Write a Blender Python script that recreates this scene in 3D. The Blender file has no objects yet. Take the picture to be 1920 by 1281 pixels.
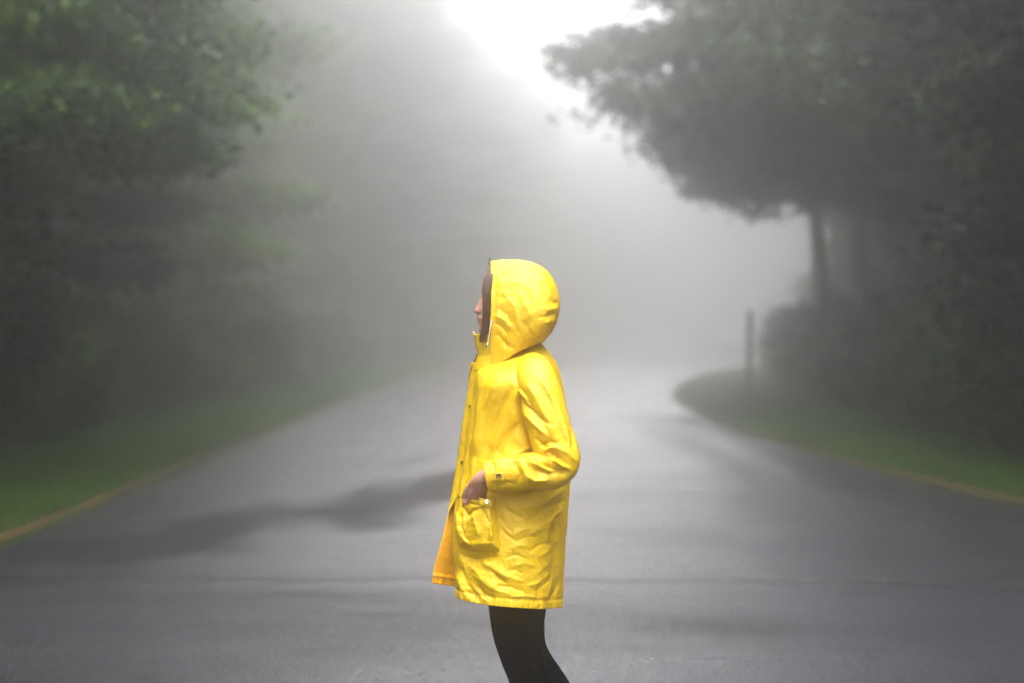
import bpy, bmesh, math, random
import numpy as np
from mathutils import Vector, Matrix, noise as mnoise
from mathutils.kdtree import KDTree

SC = bpy.context.scene
COL = SC.collection

# ---------------------------------------------------------------- camera
CAMH = 1.48            # lens height in metres
FPX = 2667.0           # 50 mm lens on a 36 mm sensor, in photo pixels
HZ = 628.0             # horizon row of the photograph
D0 = 4.254             # distance from the lens to the person
cam_d = bpy.data.cameras.new('camera')
cam = bpy.data.objects.new('camera', cam_d); COL.objects.link(cam)
cam_d.lens = 50.0; cam_d.sensor_width = 36.0
cam_d.clip_start = 0.1; cam_d.clip_end = 2000.0
cam.location = (0, 0, CAMH)
cam.rotation_euler = (math.radians(90) - math.atan((640.5 - HZ) / FPX), 0, 0)
cam_d.dof.use_dof = True
cam_d.dof.focus_distance = D0 - 0.12
cam_d.dof.aperture_fstop = 1.4
SC.camera = cam

# ---------------------------------------------------------------- sky, sun, exposure
SUN_EL, SUN_AZ = math.radians(62), math.radians(180)    # azimuth from +Y (straight ahead): the light falls softly from above and behind the camera
w = bpy.data.worlds.new('World'); SC.world = w; w.use_nodes = True
nt = w.node_tree; nt.nodes.clear()
out = nt.nodes.new('ShaderNodeOutputWorld'); bg = nt.nodes.new('ShaderNodeBackground')
sky = nt.nodes.new('ShaderNodeTexSky'); sky.sky_type = 'NISHITA'; sky.sun_disc = False
sky.sun_elevation = SUN_EL; sky.sun_rotation = SUN_AZ
sky.air_density = 1.0; sky.dust_density = 6.0; sky.ozone_density = 1.0
hs = nt.nodes.new('ShaderNodeHueSaturation'); hs.inputs['Saturation'].default_value = 0.03
nt.links.new(sky.outputs[0], hs.inputs['Color']); 
# glow added to the sky high ahead, to brighten the fog down the road
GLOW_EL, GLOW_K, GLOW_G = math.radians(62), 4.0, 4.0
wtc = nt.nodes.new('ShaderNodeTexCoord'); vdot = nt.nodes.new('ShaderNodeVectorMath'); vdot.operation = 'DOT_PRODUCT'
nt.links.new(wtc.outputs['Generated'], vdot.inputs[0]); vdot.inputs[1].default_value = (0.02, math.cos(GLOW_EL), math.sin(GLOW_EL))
def wmath(op, a, b_):
    n = nt.nodes.new('ShaderNodeMath'); n.operation = op
    for i_, x_ in enumerate((a, b_)):
        if isinstance(x_, (int, float)): n.inputs[i_].default_value = x_
        else: nt.links.new(x_, n.inputs[i_])
    return n.outputs[0]
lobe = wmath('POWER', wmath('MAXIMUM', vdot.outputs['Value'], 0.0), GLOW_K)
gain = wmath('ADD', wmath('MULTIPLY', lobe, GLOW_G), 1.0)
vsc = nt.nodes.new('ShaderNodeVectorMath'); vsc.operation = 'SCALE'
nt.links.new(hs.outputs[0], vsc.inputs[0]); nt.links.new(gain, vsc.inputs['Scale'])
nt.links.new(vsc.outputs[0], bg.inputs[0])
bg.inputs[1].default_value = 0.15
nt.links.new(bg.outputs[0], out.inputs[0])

sl = bpy.data.lights.new('sun', 'SUN'); sun = bpy.data.objects.new('sun', sl); COL.objects.link(sun)
sl.energy = 0.2; sl.angle = math.radians(50); sl.color = (1.0, 0.985, 0.96)
sdir = Vector((math.sin(SUN_AZ) * math.cos(SUN_EL), math.cos(SUN_AZ) * math.cos(SUN_EL), math.sin(SUN_EL)))
sun.rotation_euler = sdir.to_track_quat('Z', 'Y').to_euler()

SC.view_settings.view_transform = 'Standard'; SC.view_settings.look = 'None'
SC.view_settings.gamma = 1.0; SC.view_settings.exposure = 1.57
SC.render.engine = 'CYCLES'
SC.cycles.use_denoising = True
SC.cycles.denoising_prefilter = 'NONE'; SC.cycles.denoising_input_passes = 'RGB_ALBEDO_NORMAL'
try:
    SC.cycles.denoiser = 'OPENIMAGEDENOISE'
except Exception:
    pass
SC.cycles.max_bounces = 9; SC.cycles.volume_bounces = 6; SC.cycles.diffuse_bounces = 3
SC.cycles.glossy_bounces = 2; SC.cycles.transmission_bounces = 3
SC.cycles.sample_clamp_indirect = 6.0

# ---------------------------------------------------------------- helpers
def tag(o, label=None, cat=None, group=None, kind=None):
    if label: o['label'] = label
    if cat: o['category'] = cat
    if group: o['group'] = group
    if kind: o['kind'] = kind
    return o

def empty(name, loc=(0, 0, 0), rz=0.0):
    o = bpy.data.objects.new(name, None); COL.objects.link(o)
    o.location = loc; o.rotation_euler = (0, 0, rz); o.empty_display_size = 0.2
    return o

def raw_mesh(name, V, F, mats=(), smooth=False, mi=None):
    """V (n,3) array, F (m,k) int array or list of tuples -> mesh"""
    me = bpy.data.meshes.new(name)
    V = np.asarray(V, dtype=np.float32)
    if isinstance(F, np.ndarray):
        m, k = F.shape
        me.vertices.add(len(V)); me.vertices.foreach_set('co', V.ravel())
        me.loops.add(m * k); me.loops.foreach_set('vertex_index', F.astype(np.int32).ravel())
        me.polygons.add(m)
        me.polygons.foreach_set('loop_start', np.arange(0, m * k, k, dtype=np.int32))
        me.polygons.foreach_set('loop_total', np.full(m, k, dtype=np.int32))
        me.update(calc_edges=True)
    else:
        me.from_pydata(V.tolist(), [], F); me.update()
    for mt in mats: me.materials.append(mt)
    if mi is not None: me.polygons.foreach_set('material_index', np.asarray(mi, dtype=np.int32))
    if smooth: me.polygons.foreach_set('use_smooth', np.ones(len(me.polygons), dtype=bool))
    me.validate()
    return me

def link(name, me, parent=None):
    o = bpy.data.objects.new(name, me); COL.objects.link(o)
    if parent is not None: o.parent = parent
    return o

def grid_faces(nr, nc, wrap=False):
    r = np.arange(nr - 1)[:, None]; c = np.arange(nc if wrap else nc - 1)[None, :]
    c2 = (c + 1) % nc
    a = r * nc + c; b = r * nc + c2; d = (r + 1) * nc + c; e = (r + 1) * nc + c2
    return np.stack([a, b, e, d], -1).reshape(-1, 4)

def new_mat(name):
    m = bpy.data.materials.new(name); m.use_nodes = True
    t = m.node_tree; t.nodes.clear()
    o = t.nodes.new('ShaderNodeOutputMaterial')
    return m, t, o

def N(t, typ, **kw):
    n = t.nodes.new(typ)
    for k, v in kw.items():
        if k in ('operation', 'blend_type', 'data_type', 'noise_dimensions', 'wave_type', 'feature', 'bands_direction', 'distance', 'attribute_name', 'interpolation_type'):
            setattr(n, k, v)
        else:
            n.inputs[k.replace('_', ' ')].default_value = v
    return n

def ramp(t, fac, stops):
    r = t.nodes.new('ShaderNodeValToRGB')
    els = r.color_ramp.elements
    while len(els) < len(stops): els.new(0.5)
    for e, (p, c) in zip(els, stops):
        e.position = p; e.color = (*c, 1) if len(c) == 3 else c
    t.links.new(fac, r.inputs[0])
    return r

def math_n(t, op, a, b=None, clamp=False):
    n = t.nodes.new('ShaderNodeMath'); n.operation = op; n.use_clamp = clamp
    for i, x in enumerate((a, b)):
        if x is None: continue
        if isinstance(x, (int, float)): n.inputs[i].default_value = x
        else: t.links.new(x, n.inputs[i])
    return n.outputs[0]

# ---------------------------------------------------------------- ground and road
EL = np.array([(-60, -3.6), (0, -3.62), (10, -3.62), (20, -3.66), (30, -3.78), (38, -3.72), (50, -3.2), (61, -2.3), (72, -1.0), (82, .6), (92, 2.2), (102, 5), (109, 8.5), (114, 13), (118, 20), (121, 34), (123, 60)])
ER = np.array([(-60, 6.2), (0, 6.1), (6, 5.6), (8, 5.25), (10, 4.85), (12.3, 4.44), (15, 4.05), (18.5, 3.66), (23, 3.46), (28, 3.5), (32, 3.72), (36, 4.1), (42, 5.0), (47.5, 6.2), (52, 7.4), (57, 9.3), (62, 12.5), (66, 18), (70, 30), (73, 45), (76, 62), (123, 62)])
def xl(d): return np.interp(d, EL[:, 0], EL[:, 1])
def xr(d): return np.interp(d, ER[:, 0], ER[:, 1])
def smooth_edge(f, d):
    return sum(f(d + k) for k in (-2, -1, 0, 1, 2)) / 5.0

def sd_road(x, y):
    """how far outside the asphalt a point lies (negative on it), along x"""
    l = smooth_edge(xl, y) - x; r = x - smooth_edge(xr, y)
    return np.maximum(np.maximum(l, r), (y - 123) * 0.7)

def ground_z(x, y):
    s = np.clip(sd_road(x, y), -1, 40)
    z = np.where(s > 0, 0.02 + 0.012 * np.minimum(s, 3) + 0.045 * np.clip(s - 2.0, 0, 12), -0.05 + 0.07 * np.clip((s + 0.35) / 0.35, 0, 1))
    wob = 0.03 * np.sin(x * 1.3 + 0.7 * np.sin(y * 0.9)) * np.cos(y * 1.1 + np.sin(x))
    return z + wob * np.clip(s, 0, 1)

def axis(segs):
    a = []
    for lo, hi, st in segs: a += list(np.arange(lo, hi, st))
    a.append(segs[-1][1]); return np.array(a)
gx = axis([(-160, -40, 20), (-40, -14, 2), (-14, -5, .4), (-5, -3, .1), (-3, 3, .5), (3, 8, .12), (8, 20, .5), (20, 60, 2), (60, 160, 20)])
gy = axis([(-90, -20, 10), (-20, 4, 1), (4, 70, .35), (70, 130, 1.5), (130, 160, 10)])
GX, GY = np.meshgrid(gx, gy)
V = np.stack([GX, GY, ground_z(GX, GY)], -1).reshape(-1, 3)

mg, t, o = new_mat('turf_soil')
tc = N(t, 'ShaderNodeNewGeometry')
n1 = N(t, 'ShaderNodeTexNoise', Scale=0.55, Detail=6.0); n2 = N(t, 'ShaderNodeTexNoise', Scale=14.0, Detail=5.0)
t.links.new(tc.outputs['Position'], n1.inputs['Vector']); t.links.new(tc.outputs['Position'], n2.inputs['Vector'])
mx = math_n(t, 'ADD', math_n(t, 'MULTIPLY', n1.outputs[0], 0.6), math_n(t, 'MULTIPLY', n2.outputs[0], 0.4))
rp = ramp(t, mx, [(0.35, (.008, .014, .004)), (0.5, (.014, .026, .006)), (0.62, (.024, .036, .008)), (0.75, (.036, .032, .011))])
b = N(t, 'ShaderNodeBsdfPrincipled', Roughness=0.9); b.inputs['Specular IOR Level'].default_value = .06
t.links.new(rp.outputs[0], b.inputs['Base Color'])
bp = N(t, 'ShaderNodeBump', Strength=0.6, Distance=0.05); t.links.new(n2.outputs[0], bp.inputs['Height']); t.links.new(bp.outputs[0], b.inputs['Normal'])
t.links.new(b.outputs[0], o.inputs[0])
ground = link('ground', raw_mesh('ground', V, grid_faces(len(gy), len(gx)), [mg], True))
tag(ground, 'damp grassy ground on both sides of the road', kind='structure')

# wet asphalt sheet: rows across the road
ry = axis([(-60, 2, 2), (2, 16, .06), (16, 30, .15), (30, 60, .4), (60, 122.5, 1.0)])
nc = 150
cu = np.linspace(0, 1, nc)[None, :]
jit = 0.035 * np.array([mnoise.noise(Vector((0, y * 1.7, 3))) for y in ry]) + 0.02 * np.array([mnoise.noise(Vector((5, y * 6.0, 3))) for y in ry])
jit2 = 0.035 * np.array([mnoise.noise(Vector((9, y * 1.7, 8))) for y in ry]) + 0.02 * np.array([mnoise.noise(Vector((2, y * 6.0, 8))) for y in ry])
RL = (smooth_edge(xl, ry) + jit)[:, None]; RR = (smooth_edge(xr, ry) + jit2)[:, None]
RX = RL + (RR - RL) * cu; RY = np.repeat(ry[:, None], nc, 1)
crown = 0.0 + 0.02 * (1 - (2 * cu - 1) ** 2) + 0 * RX
V = np.stack([RX, RY, crown], -1).reshape(-1, 3)
road_me = raw_mesh('road', V, grid_faces(len(ry), nc), [], True)
# surface wear: where the film of water is thin (dry_patch) and where the seal seam runs
band_d = np.array([(-3.9, 8.9), (-3.0, 9.7), (-2.2, 10.8), (-1.15, 12.3), (-.5, 14.2), (-.1, 16.5)])
X, Y = V[:, 0], V[:, 1]
nz = np.array([mnoise.fractal(Vector((x * .9, y * .45, 1)), 1.0, 2.0, 4) if 3 < y < 40 else 0.0 for x, y in zip(X.tolist(), Y.tolist())])
nz2 = np.array([mnoise.fractal(Vector((x * .35 + 9, y * .9, 4)), 1.0, 2.0, 4) if 3 < y < 40 else 0.0 for x, y in zip(X.tolist(), Y.tolist())])
bd = np.interp(X, band_d[:, 0], band_d[:, 1])
wd = np.interp(X, [-3.8, -3.0, -2.2, -1.15, -.5, -.05], [1.0, 1.15, 1.5, 1.8, 1.5, .1]) * (X < 0.1)
near_side = np.clip(1.75 - 1.35 * np.abs(Y - bd) / np.maximum(wd, .01) + nz * 1.5 + nz2 * .5, 0, 1) * .92
dry = np.where(X < 0.2, near_side, 0)
# thin tongues behind the main band
bd2 = bd * 1.32 + 0.3
dry = np.maximum(dry, np.where(X < -0.6, np.clip(.75 - np.abs(Y - bd2) / .9 + nz * 1.2, 0, 1) * .45, 0))
# right: dark worn wheel tracks running along the road
tr = 3.05 + 0.010 * (Y - 10) - 1.2 * np.clip(1 - (Y - 8) / 30, 0, 1) * 0
for x0, sl_, wdt, am in ((2.5, 0.0, .6, .45), (3.5, -0.02, .5, .7)):
    dry = np.maximum(dry, am * np.clip(1.2 - np.abs(X - (x0 + sl_ * (Y - 10))) / wdt + nz * .8, 0, 1) * (Y > 8.6) * (Y < 26))
dry = np.maximum(dry, np.clip(nz2 * 1.6 - .35, 0, .16) * (Y > 3))
dry = np.maximum(dry, np.clip((8.35 - Y) / .3, 0, 1) * (.30 + .6 * nz2))   # coarser surfacing on the near side of the seam
a = road_me.attributes.new('dry_patch', 'FLOAT', 'POINT'); a.data.foreach_set('value', dry.astype(np.float32))

mr, t, o = new_mat('wet_asphalt')
geo = N(t, 'ShaderNodeNewGeometry'); P = geo.outputs['Position']
at = N(t, 'ShaderNodeAttribute', attribute_name='dry_patch')
ng = N(t, 'ShaderNodeTexNoise', Scale=48.0, Detail=4.0, Roughness=0.7); t.links.new(P, ng.inputs['Vector'])
vo = N(t, 'ShaderNodeTexVoronoi', Scale=110.0); t.links.new(P, vo.inputs['Vector'])
nm = N(t, 'ShaderNodeTexNoise', Scale=1.2, Detail=6.0, Roughness=0.6)
mp = N(t, 'ShaderNodeMapping'); mp.inputs['Scale'].default_value = (.6, 1.6, 1)
t.links.new(P, mp.inputs['Vector']); t.links.new(mp.outputs[0], nm.inputs['Vector'])
# transverse seam: a sealed joint crossing the carriageway
sx = N(t, 'ShaderNodeSeparateXYZ'); t.links.new(P, sx.inputs[0])
n1d = N(t, 'ShaderNodeTexNoise', Scale=1.1, Detail=3.0); t.links.new(P, n1d.inputs['Vector'])
seam = math_n(t, 'SUBTRACT', sx.outputs[1], math_n(t, 'ADD', math_n(t, 'MULTIPLY', sx.outputs[0], -0.035), math_n(t, 'MULTIPLY', n1d.outputs[0], 0.35)))
seam = math_n(t, 'ABSOLUTE', math_n(t, 'SUBTRACT', seam, 8.28))
seam_m = math_n(t, 'SUBTRACT', 1.0, math_n(t, 'MULTIPLY', seam, 10.0), True)
base = ramp(t, ng.outputs[0], [(0.34, (.003, .0028, .0035)), (0.52, (.012, .0108, .0135)), (0.64, (.07, .063, .074))])
dk = N(t, 'ShaderNodeMix', data_type='RGBA', blend_type='MULTIPLY')
t.links.new(base.outputs[0], dk.inputs[6]); dk.inputs[7].default_value = (.45, .45, .45, 1)
t.links.new(math_n(t, 'MAXIMUM', math_n(t, 'MULTIPLY', at.outputs['Fac'], .8), seam_m), dk.inputs[0])
b = N(t, 'ShaderNodeBsdfPrincipled')
t.links.new(dk.outputs[2], b.inputs['Base Color'])
n5 = N(t, 'ShaderNodeTexNoise', Scale=38.0, Detail=5.0, Roughness=.8); t.links.new(P, n5.inputs['Vector'])
film = math_n(t, 'ADD', math_n(t, 'MULTIPLY', math_n(t, 'SUBTRACT', n5.outputs[0], .5), 8.0), math_n(t, 'ADD', .85, math_n(t, 'MULTIPLY', math_n(t, 'SUBTRACT', sx.outputs[1], 8.0), .12)), True)
wetv = math_n(t, 'SUBTRACT', 1.0, math_n(t, 'MAXIMUM', at.outputs['Fac'], math_n(t, 'MULTIPLY', seam_m, 1.0)), True)
rgh = math_n(t, 'ADD', math_n(t, 'MULTIPLY', nm.outputs[0], .25), math_n(t, 'MULTIPLY', at.outputs['Fac'], .30))
t.links.new(math_n(t, 'ADD', rgh, .18, True), b.inputs['Roughness'])
b.inputs['IOR'].default_value = 1.36
t.links.new(math_n(t, 'MULTIPLY', wetv, film), b.inputs['Coat Weight'])
t.links.new(math_n(t, 'SUBTRACT', .5, math_n(t, 'MULTIPLY', at.outputs['Fac'], .42)), b.inputs['Specular IOR Level'])
b.inputs['Coat Tint'].default_value = (.97, .94, 1, 1); b.inputs['Coat Roughness'].default_value = 0.24; b.inputs['Coat IOR'].default_value = 1.6
hgt = math_n(t, 'ADD', math_n(t, 'MULTIPLY', ng.outputs[0], .6), math_n(t, 'MULTIPLY', vo.outputs['Distance'], .5))
bp = N(t, 'ShaderNodeBump', Strength=0.9, Distance=0.008); t.links.new(hgt, bp.inputs['Height'])
t.links.new(bp.outputs[0], b.inputs['Normal'])
bp2 = N(t, 'ShaderNodeBump', Strength=0.5, Distance=0.006); t.links.new(hgt, bp2.inputs['Height'])
t.links.new(bp2.outputs[0], b.inputs['Coat Normal'])
t.links.new(b.outputs[0], o.inputs[0])
road_me.materials.append(mr)
road = link('road', road_me)
tag(road, 'wet dark asphalt road bending right into the fog', kind='structure')

# narrow verge of wet soil and fallen leaves along both edges
mv, t, o = new_mat('leaf_litter')
geo = N(t, 'ShaderNodeNewGeometry'); nv = N(t, 'ShaderNodeTexNoise', Scale=22.0, Detail=6.0, Roughness=.7); t.links.new(geo.outputs['Position'], nv.inputs['Vector'])
rp = ramp(t, nv.outputs[0], [(0.3, (.016, .011, .006)), (0.5, (.042, .024, .009)), (0.62, (.12, .050, .010)), (0.76, (.018, .022, .008))])
b = N(t, 'ShaderNodeBsdfPrincipled', Roughness=.75); b.inputs['Specular IOR Level'].default_value = .1; t.links.new(rp.outputs[0], b.inputs['Base Color'])
bp = N(t, 'ShaderNodeBump', Strength=.8, Distance=.02); t.links.new(nv.outputs[0], bp.inputs['Height']); t.links.new(bp.outputs[0], b.inputs['Normal'])
t.links.new(b.outputs[0], o.inputs[0])
for side, (ed, sg) in {'left': (RL[:, 0], -1), 'right': (RR[:, 0], 1)}.items():
    sel = (ry > -20) & (ry < 70)
    yy = ry[sel][::2]; xx = ed[sel][::2]
    rows = []
    for y, x in zip(yy, xx):
        wv = (.07 if sg < 0 else .04) + .11 * (mnoise.noise(Vector((sg * 3, y * 2.2, 0))) + .4) + .05 * mnoise.noise(Vector((sg * 3, y * 9, 0)))
        for k, f in enumerate((-0.12, 0.0, .5, 1.0)):
            xv = x + sg * max(wv, .03) * f
            rows.append((xv, y, (0.006, .026, .044, .028)[k]))
    vm = link('verge', raw_mesh('verge', rows, grid_faces(len(yy), 4), [mv], True))
    tag(vm, 'strip of wet soil and fallen leaves along the %s road edge' % side, kind='structure')

# ---------------------------------------------------------------- grass blades
def build_grass():
    rng = np.random.default_rng(5)
    n = 90000
    y = 6.5 * np.exp(rng.random(n) * math.log(62 / 6.5))
    side = rng.random(n) < .55
    off = rng.random(n) ** 1.15 * 4.2
    x = np.where(side, smooth_edge(xl, y) - .03 - off, smooth_edge(xr, y) + .03 + off)
    z = ground_z(x, y)
    h = (.035 + .05 * rng.random(n)) * (1 + y / 22.0) * np.where(off < .25, .7, 1)
    a_ = rng.random(n) * math.tau; wd_ = .005 * (1 + y / 14.0)
    ln = .5 * h * rng.random(n); b_ = rng.random(n) * math.tau
    p0 = np.stack([x - wd_ * np.cos(a_), y - wd_ * np.sin(a_), z - .01], -1)
    p1 = np.stack([x + wd_ * np.cos(a_), y + wd_ * np.sin(a_), z - .01], -1)
    p2 = np.stack([x + ln * np.cos(b_), y + ln * np.sin(b_), z + h], -1)
    V = np.stack([p0, p1, p2], 1).reshape(-1, 3)
    F = np.arange(3 * n).reshape(-1, 3)
    m, t, o = new_mat('grass_blade')
    g = N(t, 'ShaderNodeNewGeometry'); n1 = N(t, 'ShaderNodeTexNoise', Scale=.7, Detail=3.0); t.links.new(g.outputs['Position'], n1.inputs['Vector'])
    v = math_n(t, 'ADD', math_n(t, 'MULTIPLY', g.outputs['Random Per Island'], .4), math_n(t, 'MULTIPLY', n1.outputs[0], .6))
    rp = ramp(t, v, [(0.25, (.020, .052, .006)), (.5, (.044, .110, .010)), (.7, (.10, .155, .014)), (.9, (.13, .15, .03))])
    d = N(t, 'ShaderNodeBsdfDiffuse'); tr_ = N(t, 'ShaderNodeBsdfTranslucent'); mxs = N(t, 'ShaderNodeMixShader', Fac=.35)
    t.links.new(rp.outputs[0], d.inputs[0]); t.links.new(rp.outputs[0], tr_.inputs[0])
    t.links.new(d.outputs[0], mxs.inputs[1]); t.links.new(tr_.outputs[0], mxs.inputs[2]); t.links.new(mxs.outputs[0], o.inputs[0])
    tag(link('grass', raw_mesh('grass', V, F, [m])), 'short wet green grass on the verges either side of the road', 'grass', kind='stuff')
build_grass()

# ---------------------------------------------------------------- trees
def leaf_mat(name, stops, noise_scale=.5, trans=.35):
    m, t, o = new_mat(name)
    g = N(t, 'ShaderNodeNewGeometry'); oi = N(t, 'ShaderNodeObjectInfo')
    n1 = N(t, 'ShaderNodeTexNoise', Scale=noise_scale, Detail=2.0); t.links.new(g.outputs['Position'], n1.inputs['Vector'])
    v = math_n(t, 'ADD', math_n(t, 'MULTIPLY', g.outputs['Random Per Island'], .38), math_n(t, 'MULTIPLY', n1.outputs[0], .62))
    v = math_n(t, 'ADD', v, math_n(t, 'MULTIPLY', math_n(t, 'SUBTRACT', oi.outputs['Random'], .5), .16))
    rp = ramp(t, v, stops)
    d = N(t, 'ShaderNodeBsdfPrincipled', Roughness=.55); d.inputs['Specular IOR Level'].default_value = .35
    tr_ = N(t, 'ShaderNodeBsdfTranslucent'); mxs = N(t, 'ShaderNodeMixShader', Fac=trans)
    t.links.new(rp.outputs[0], d.inputs['Base Color']); t.links.new(rp.outputs[0], tr_.inputs[0])
    t.links.new(d.outputs[0], mxs.inputs[1]); t.links.new(tr_.outputs[0], mxs.inputs[2]); t.links.new(mxs.outputs[0], o.inputs[0])
    return m
ML_dark = leaf_mat('leaf_dark', [(.25, (.006, .011, .005)), (.5, (.014, .026, .009)), (.66, (.028, .055, .013)), (.82, (.07, .10, .016))])
ML_mid = leaf_mat('leaf_mid', [(.25, (.010, .026, .005)), (.46, (.034, .078, .008)), (.60, (.080, .150, .009)), (.75, (.24, .27, .012))])
mb, t, o = new_mat('bark')
g = N(t, 'ShaderNodeTexCoord'); mp = N(t, 'ShaderNodeMapping'); mp.inputs['Scale'].default_value = (9, 9, 1.6)
nb = N(t, 'ShaderNodeTexNoise', Scale=1.5, Detail=6.0); t.links.new(g.outputs['Object'], mp.inputs[0]); t.links.new(mp.outputs[0], nb.inputs['Vector'])
rp = ramp(t, nb.outputs[0], [(.3, (.018, .015, .013)), (.55, (.045, .038, .032)), (.75, (.08, .072, .06))])
b = N(t, 'ShaderNodeBsdfPrincipled', Roughness=.8); t.links.new(rp.outputs[0], b.inputs['Base Color'])
bp = N(t, 'ShaderNodeBump', Strength=1.0, Distance=.03); t.links.new(nb.outputs[0], bp.inputs['Height']); t.links.new(bp.outputs[0], b.inputs['Normal'])
t.links.new(b.outputs[0], o.inputs[0]); M_bark = mb

def tube(path, rad, ns=7):
    """tapered tube rings along a 3-D path -> verts, quads"""
    P_ = np.asarray(path, float); n = len(P_)
    T = np.gradient(P_, axis=0); T /= np.linalg.norm(T, axis=1)[:, None] + 1e-9
    ref = np.array([0.31, 0.17, 0.93]) if abs(T[0][2]) < .8 else np.array([1.0, .1, .05])
    U = np.cross(T, ref); U /= np.linalg.norm(U, axis=1)[:, None]; W_ = np.cross(T, U)
    an = np.linspace(0, math.tau, ns, endpoint=False)
    r = np.asarray(rad)[:, None, None]
    V = P_[:, None, :] + r * (np.cos(an)[None, :, None] * U[:, None, :] + np.sin(an)[None, :, None] * W_[:, None, :])
    return V.reshape(-1, 3), grid_faces(n, ns, True)

class Acc:
    def __init__(s): s.V = []; s.F = []; s.n = 0
    def add(s, V, F): s.V.append(V); s.F.append(F + s.n); s.n += len(V)
    def mesh(s, name, mats, smooth=True): return raw_mesh(name, np.concatenate(s.V), np.concatenate(s.F), mats, smooth)

def leaf_cards(rng, C, S, cnt, size):
    """cnt leaves around every centre C (n,3), spread S (n,3)"""
    n = len(C) * cnt
    c = np.repeat(C, cnt, 0) + rng.normal(size=(n, 3)) * np.repeat(S, cnt, 0) * .55
    nrm = rng.normal(size=(n, 3)) * .55; nrm[:, 2] += 1.0
    nrm /= np.linalg.norm(nrm, axis=1)[:, None]
    tg = rng.normal(size=(n, 3)); tg -= nrm * (tg * nrm).sum(1)[:, None]; tg /= np.linalg.norm(tg, axis=1)[:, None]
    bt = np.cross(nrm, tg)
    L = size * (.7 + .7 * rng.random(n))[:, None]; Wd = L * .42
    fold = nrm * L * .16
    p = np.stack([c - tg * L * .5, c + bt * Wd + fold, c + tg * L * .62 - nrm * L * .2, c - bt * Wd + fold], 1)
    return p.reshape(-1, 3), np.arange(4 * n).reshape(-1, 4)

def make_tree(seed, H, R, base, nl, cnt, size, mat, limbs=None, trunk_r=None, lean=(0, 0), clump=(.62, .24), skirt=.55, fill=1.0):
    """returns (trunk mesh, crown mesh) in local coordinates, foot at the origin"""
    rng = np.random.default_rng(seed)
    tr_r = trunk_r or H * .017
    k = np.linspace(0, 1, 10)
    wob = np.cumsum(rng.normal(size=(10, 2)) * .10, 0)
    path = np.stack([wob[:, 0] + lean[0] * k ** 1.5, wob[:, 1] + lean[1] * k ** 1.5, k * H], -1); path[0, :2] = 0; path[0, 2] = -.3
    rad = tr_r * (1 - .88 * k); rad[0] *= 1.5
    ac = Acc(); ac.add(*tube(path, rad, 9))
    C = []; S = []
    def on_trunk(z):
        return np.array([np.interp(z, path[:, 2], path[:, i]) for i in range(3)])
    def grow(p0, p1, r0, sag, scale=1.0):
        L = np.linalg.norm(p1 - p0)
        q = np.linspace(0, 1, 7)[:, None]
        pts = p0 + (p1 - p0) * q; pts[:, 2] += (sag * L * np.sin(q * math.pi))[:, 0]
        pts[1:-1] += rng.normal(size=(5, 3)) * .035 * L
        ac.add(*tube(pts, r0 * (1 - .85 * q[:, 0]), 5))
        d = (p1 - p0) / L; sd_ = np.array([-d[1], d[0], 0.0]); sd_ /= np.linalg.norm(sd_) + 1e-6
        for f in np.arange(.30, 1.01, .115 if L > 2 else .2):
            c = np.array([np.interp(f * 6, range(7), pts[:, i]) for i in range(3)])
            wdt = L * .34 * math.sin(min(f, .97) * math.pi * .92 + .15) * scale
            C.append(c); S.append((clump[0], clump[0], clump[1]))
            for sg in (-1, 1):
                if rng.random() > .93: continue
                e = c + sd_ * sg * wdt * (.6 + .6 * rng.random()) + d * wdt * (.2 + .5 * rng.random()) + np.array([0, 0, -.12 * wdt + .12 * rng.normal()])
                ac.add(*tube(np.stack([c, (c + e) / 2 + [0, 0, .06], e]), [r0 * .28, r0 * .2, r0 * .06], 3))
                C.append(e); S.append((clump[0], clump[0], clump[1]))
                C.append(c * .45 + e * .55 + rng.normal(size=3) * .12); S.append((clump[0] * .9, clump[0] * .9, clump[1]))
    for i in range(nl):
        tz = base + (H * .97 - base) * ((i + .5) / nl) ** .9
        u = (tz - base) / (H - base)
        prof = (skirt + (1 - skirt) * math.sin(min(u * 1.7, 1) * math.pi / 2)) * math.sqrt(max(1 - u ** 2.2, .03))
        L = R * prof * (.78 + .38 * rng.random())
        az = i * 2.39996 + rng.random() * .7
        p0 = on_trunk(tz)
        p1 = p0 + np.array([math.cos(az) * L, math.sin(az) * L, L * (.28 + .5 * u - (.35 if u < .3 else 0)) ])
        grow(p0, p1, tr_r * (.36 - .2 * u), .07)
    if limbs is not None:
        for (z0, tip) in limbs:
            grow(on_trunk(z0), np.array(tip), tr_r * .42, .08, .8)
    C = np.array(C); S = np.array(S)
    V, F = leaf_cards(rng, C, S, cnt, size)
    return ac.mesh('trunk', [M_bark]), raw_mesh('crown', V, F, [mat])

def place_tree(name, meshes, x, y, rz, s, label, cat, group=None, zs=1.0):
    r = empty(name, (x, y, float(ground_z(np.array(x), np.array(y)))), rz); r.scale = (s, s, s * zs)
    tag(r, label, cat, group)
    link('trunk', meshes[0], r); link('crown', meshes[1], r)
    return r

def at(px, py, Yd):
    return ((px - 960) / FPX * Yd, Yd, CAMH + (HZ - py) / FPX * Yd)

TA = make_tree(11, 13, 4.3, 1.2, 34, 52, .125, ML_mid)
TB = make_tree(12, 14, 4.8, 2.2, 36, 34, .17, ML_dark)
TE = make_tree(15, 14, 3.8, 5.0, 26, 38, .16, ML_dark, skirt=.8)
TC = make_tree(13, 12, 3.6, .7, 30, 34, .16, ML_mid)
TD = make_tree(14, 13.5, 4.4, 1.0, 34, 34, .17, ML_dark)

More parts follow.
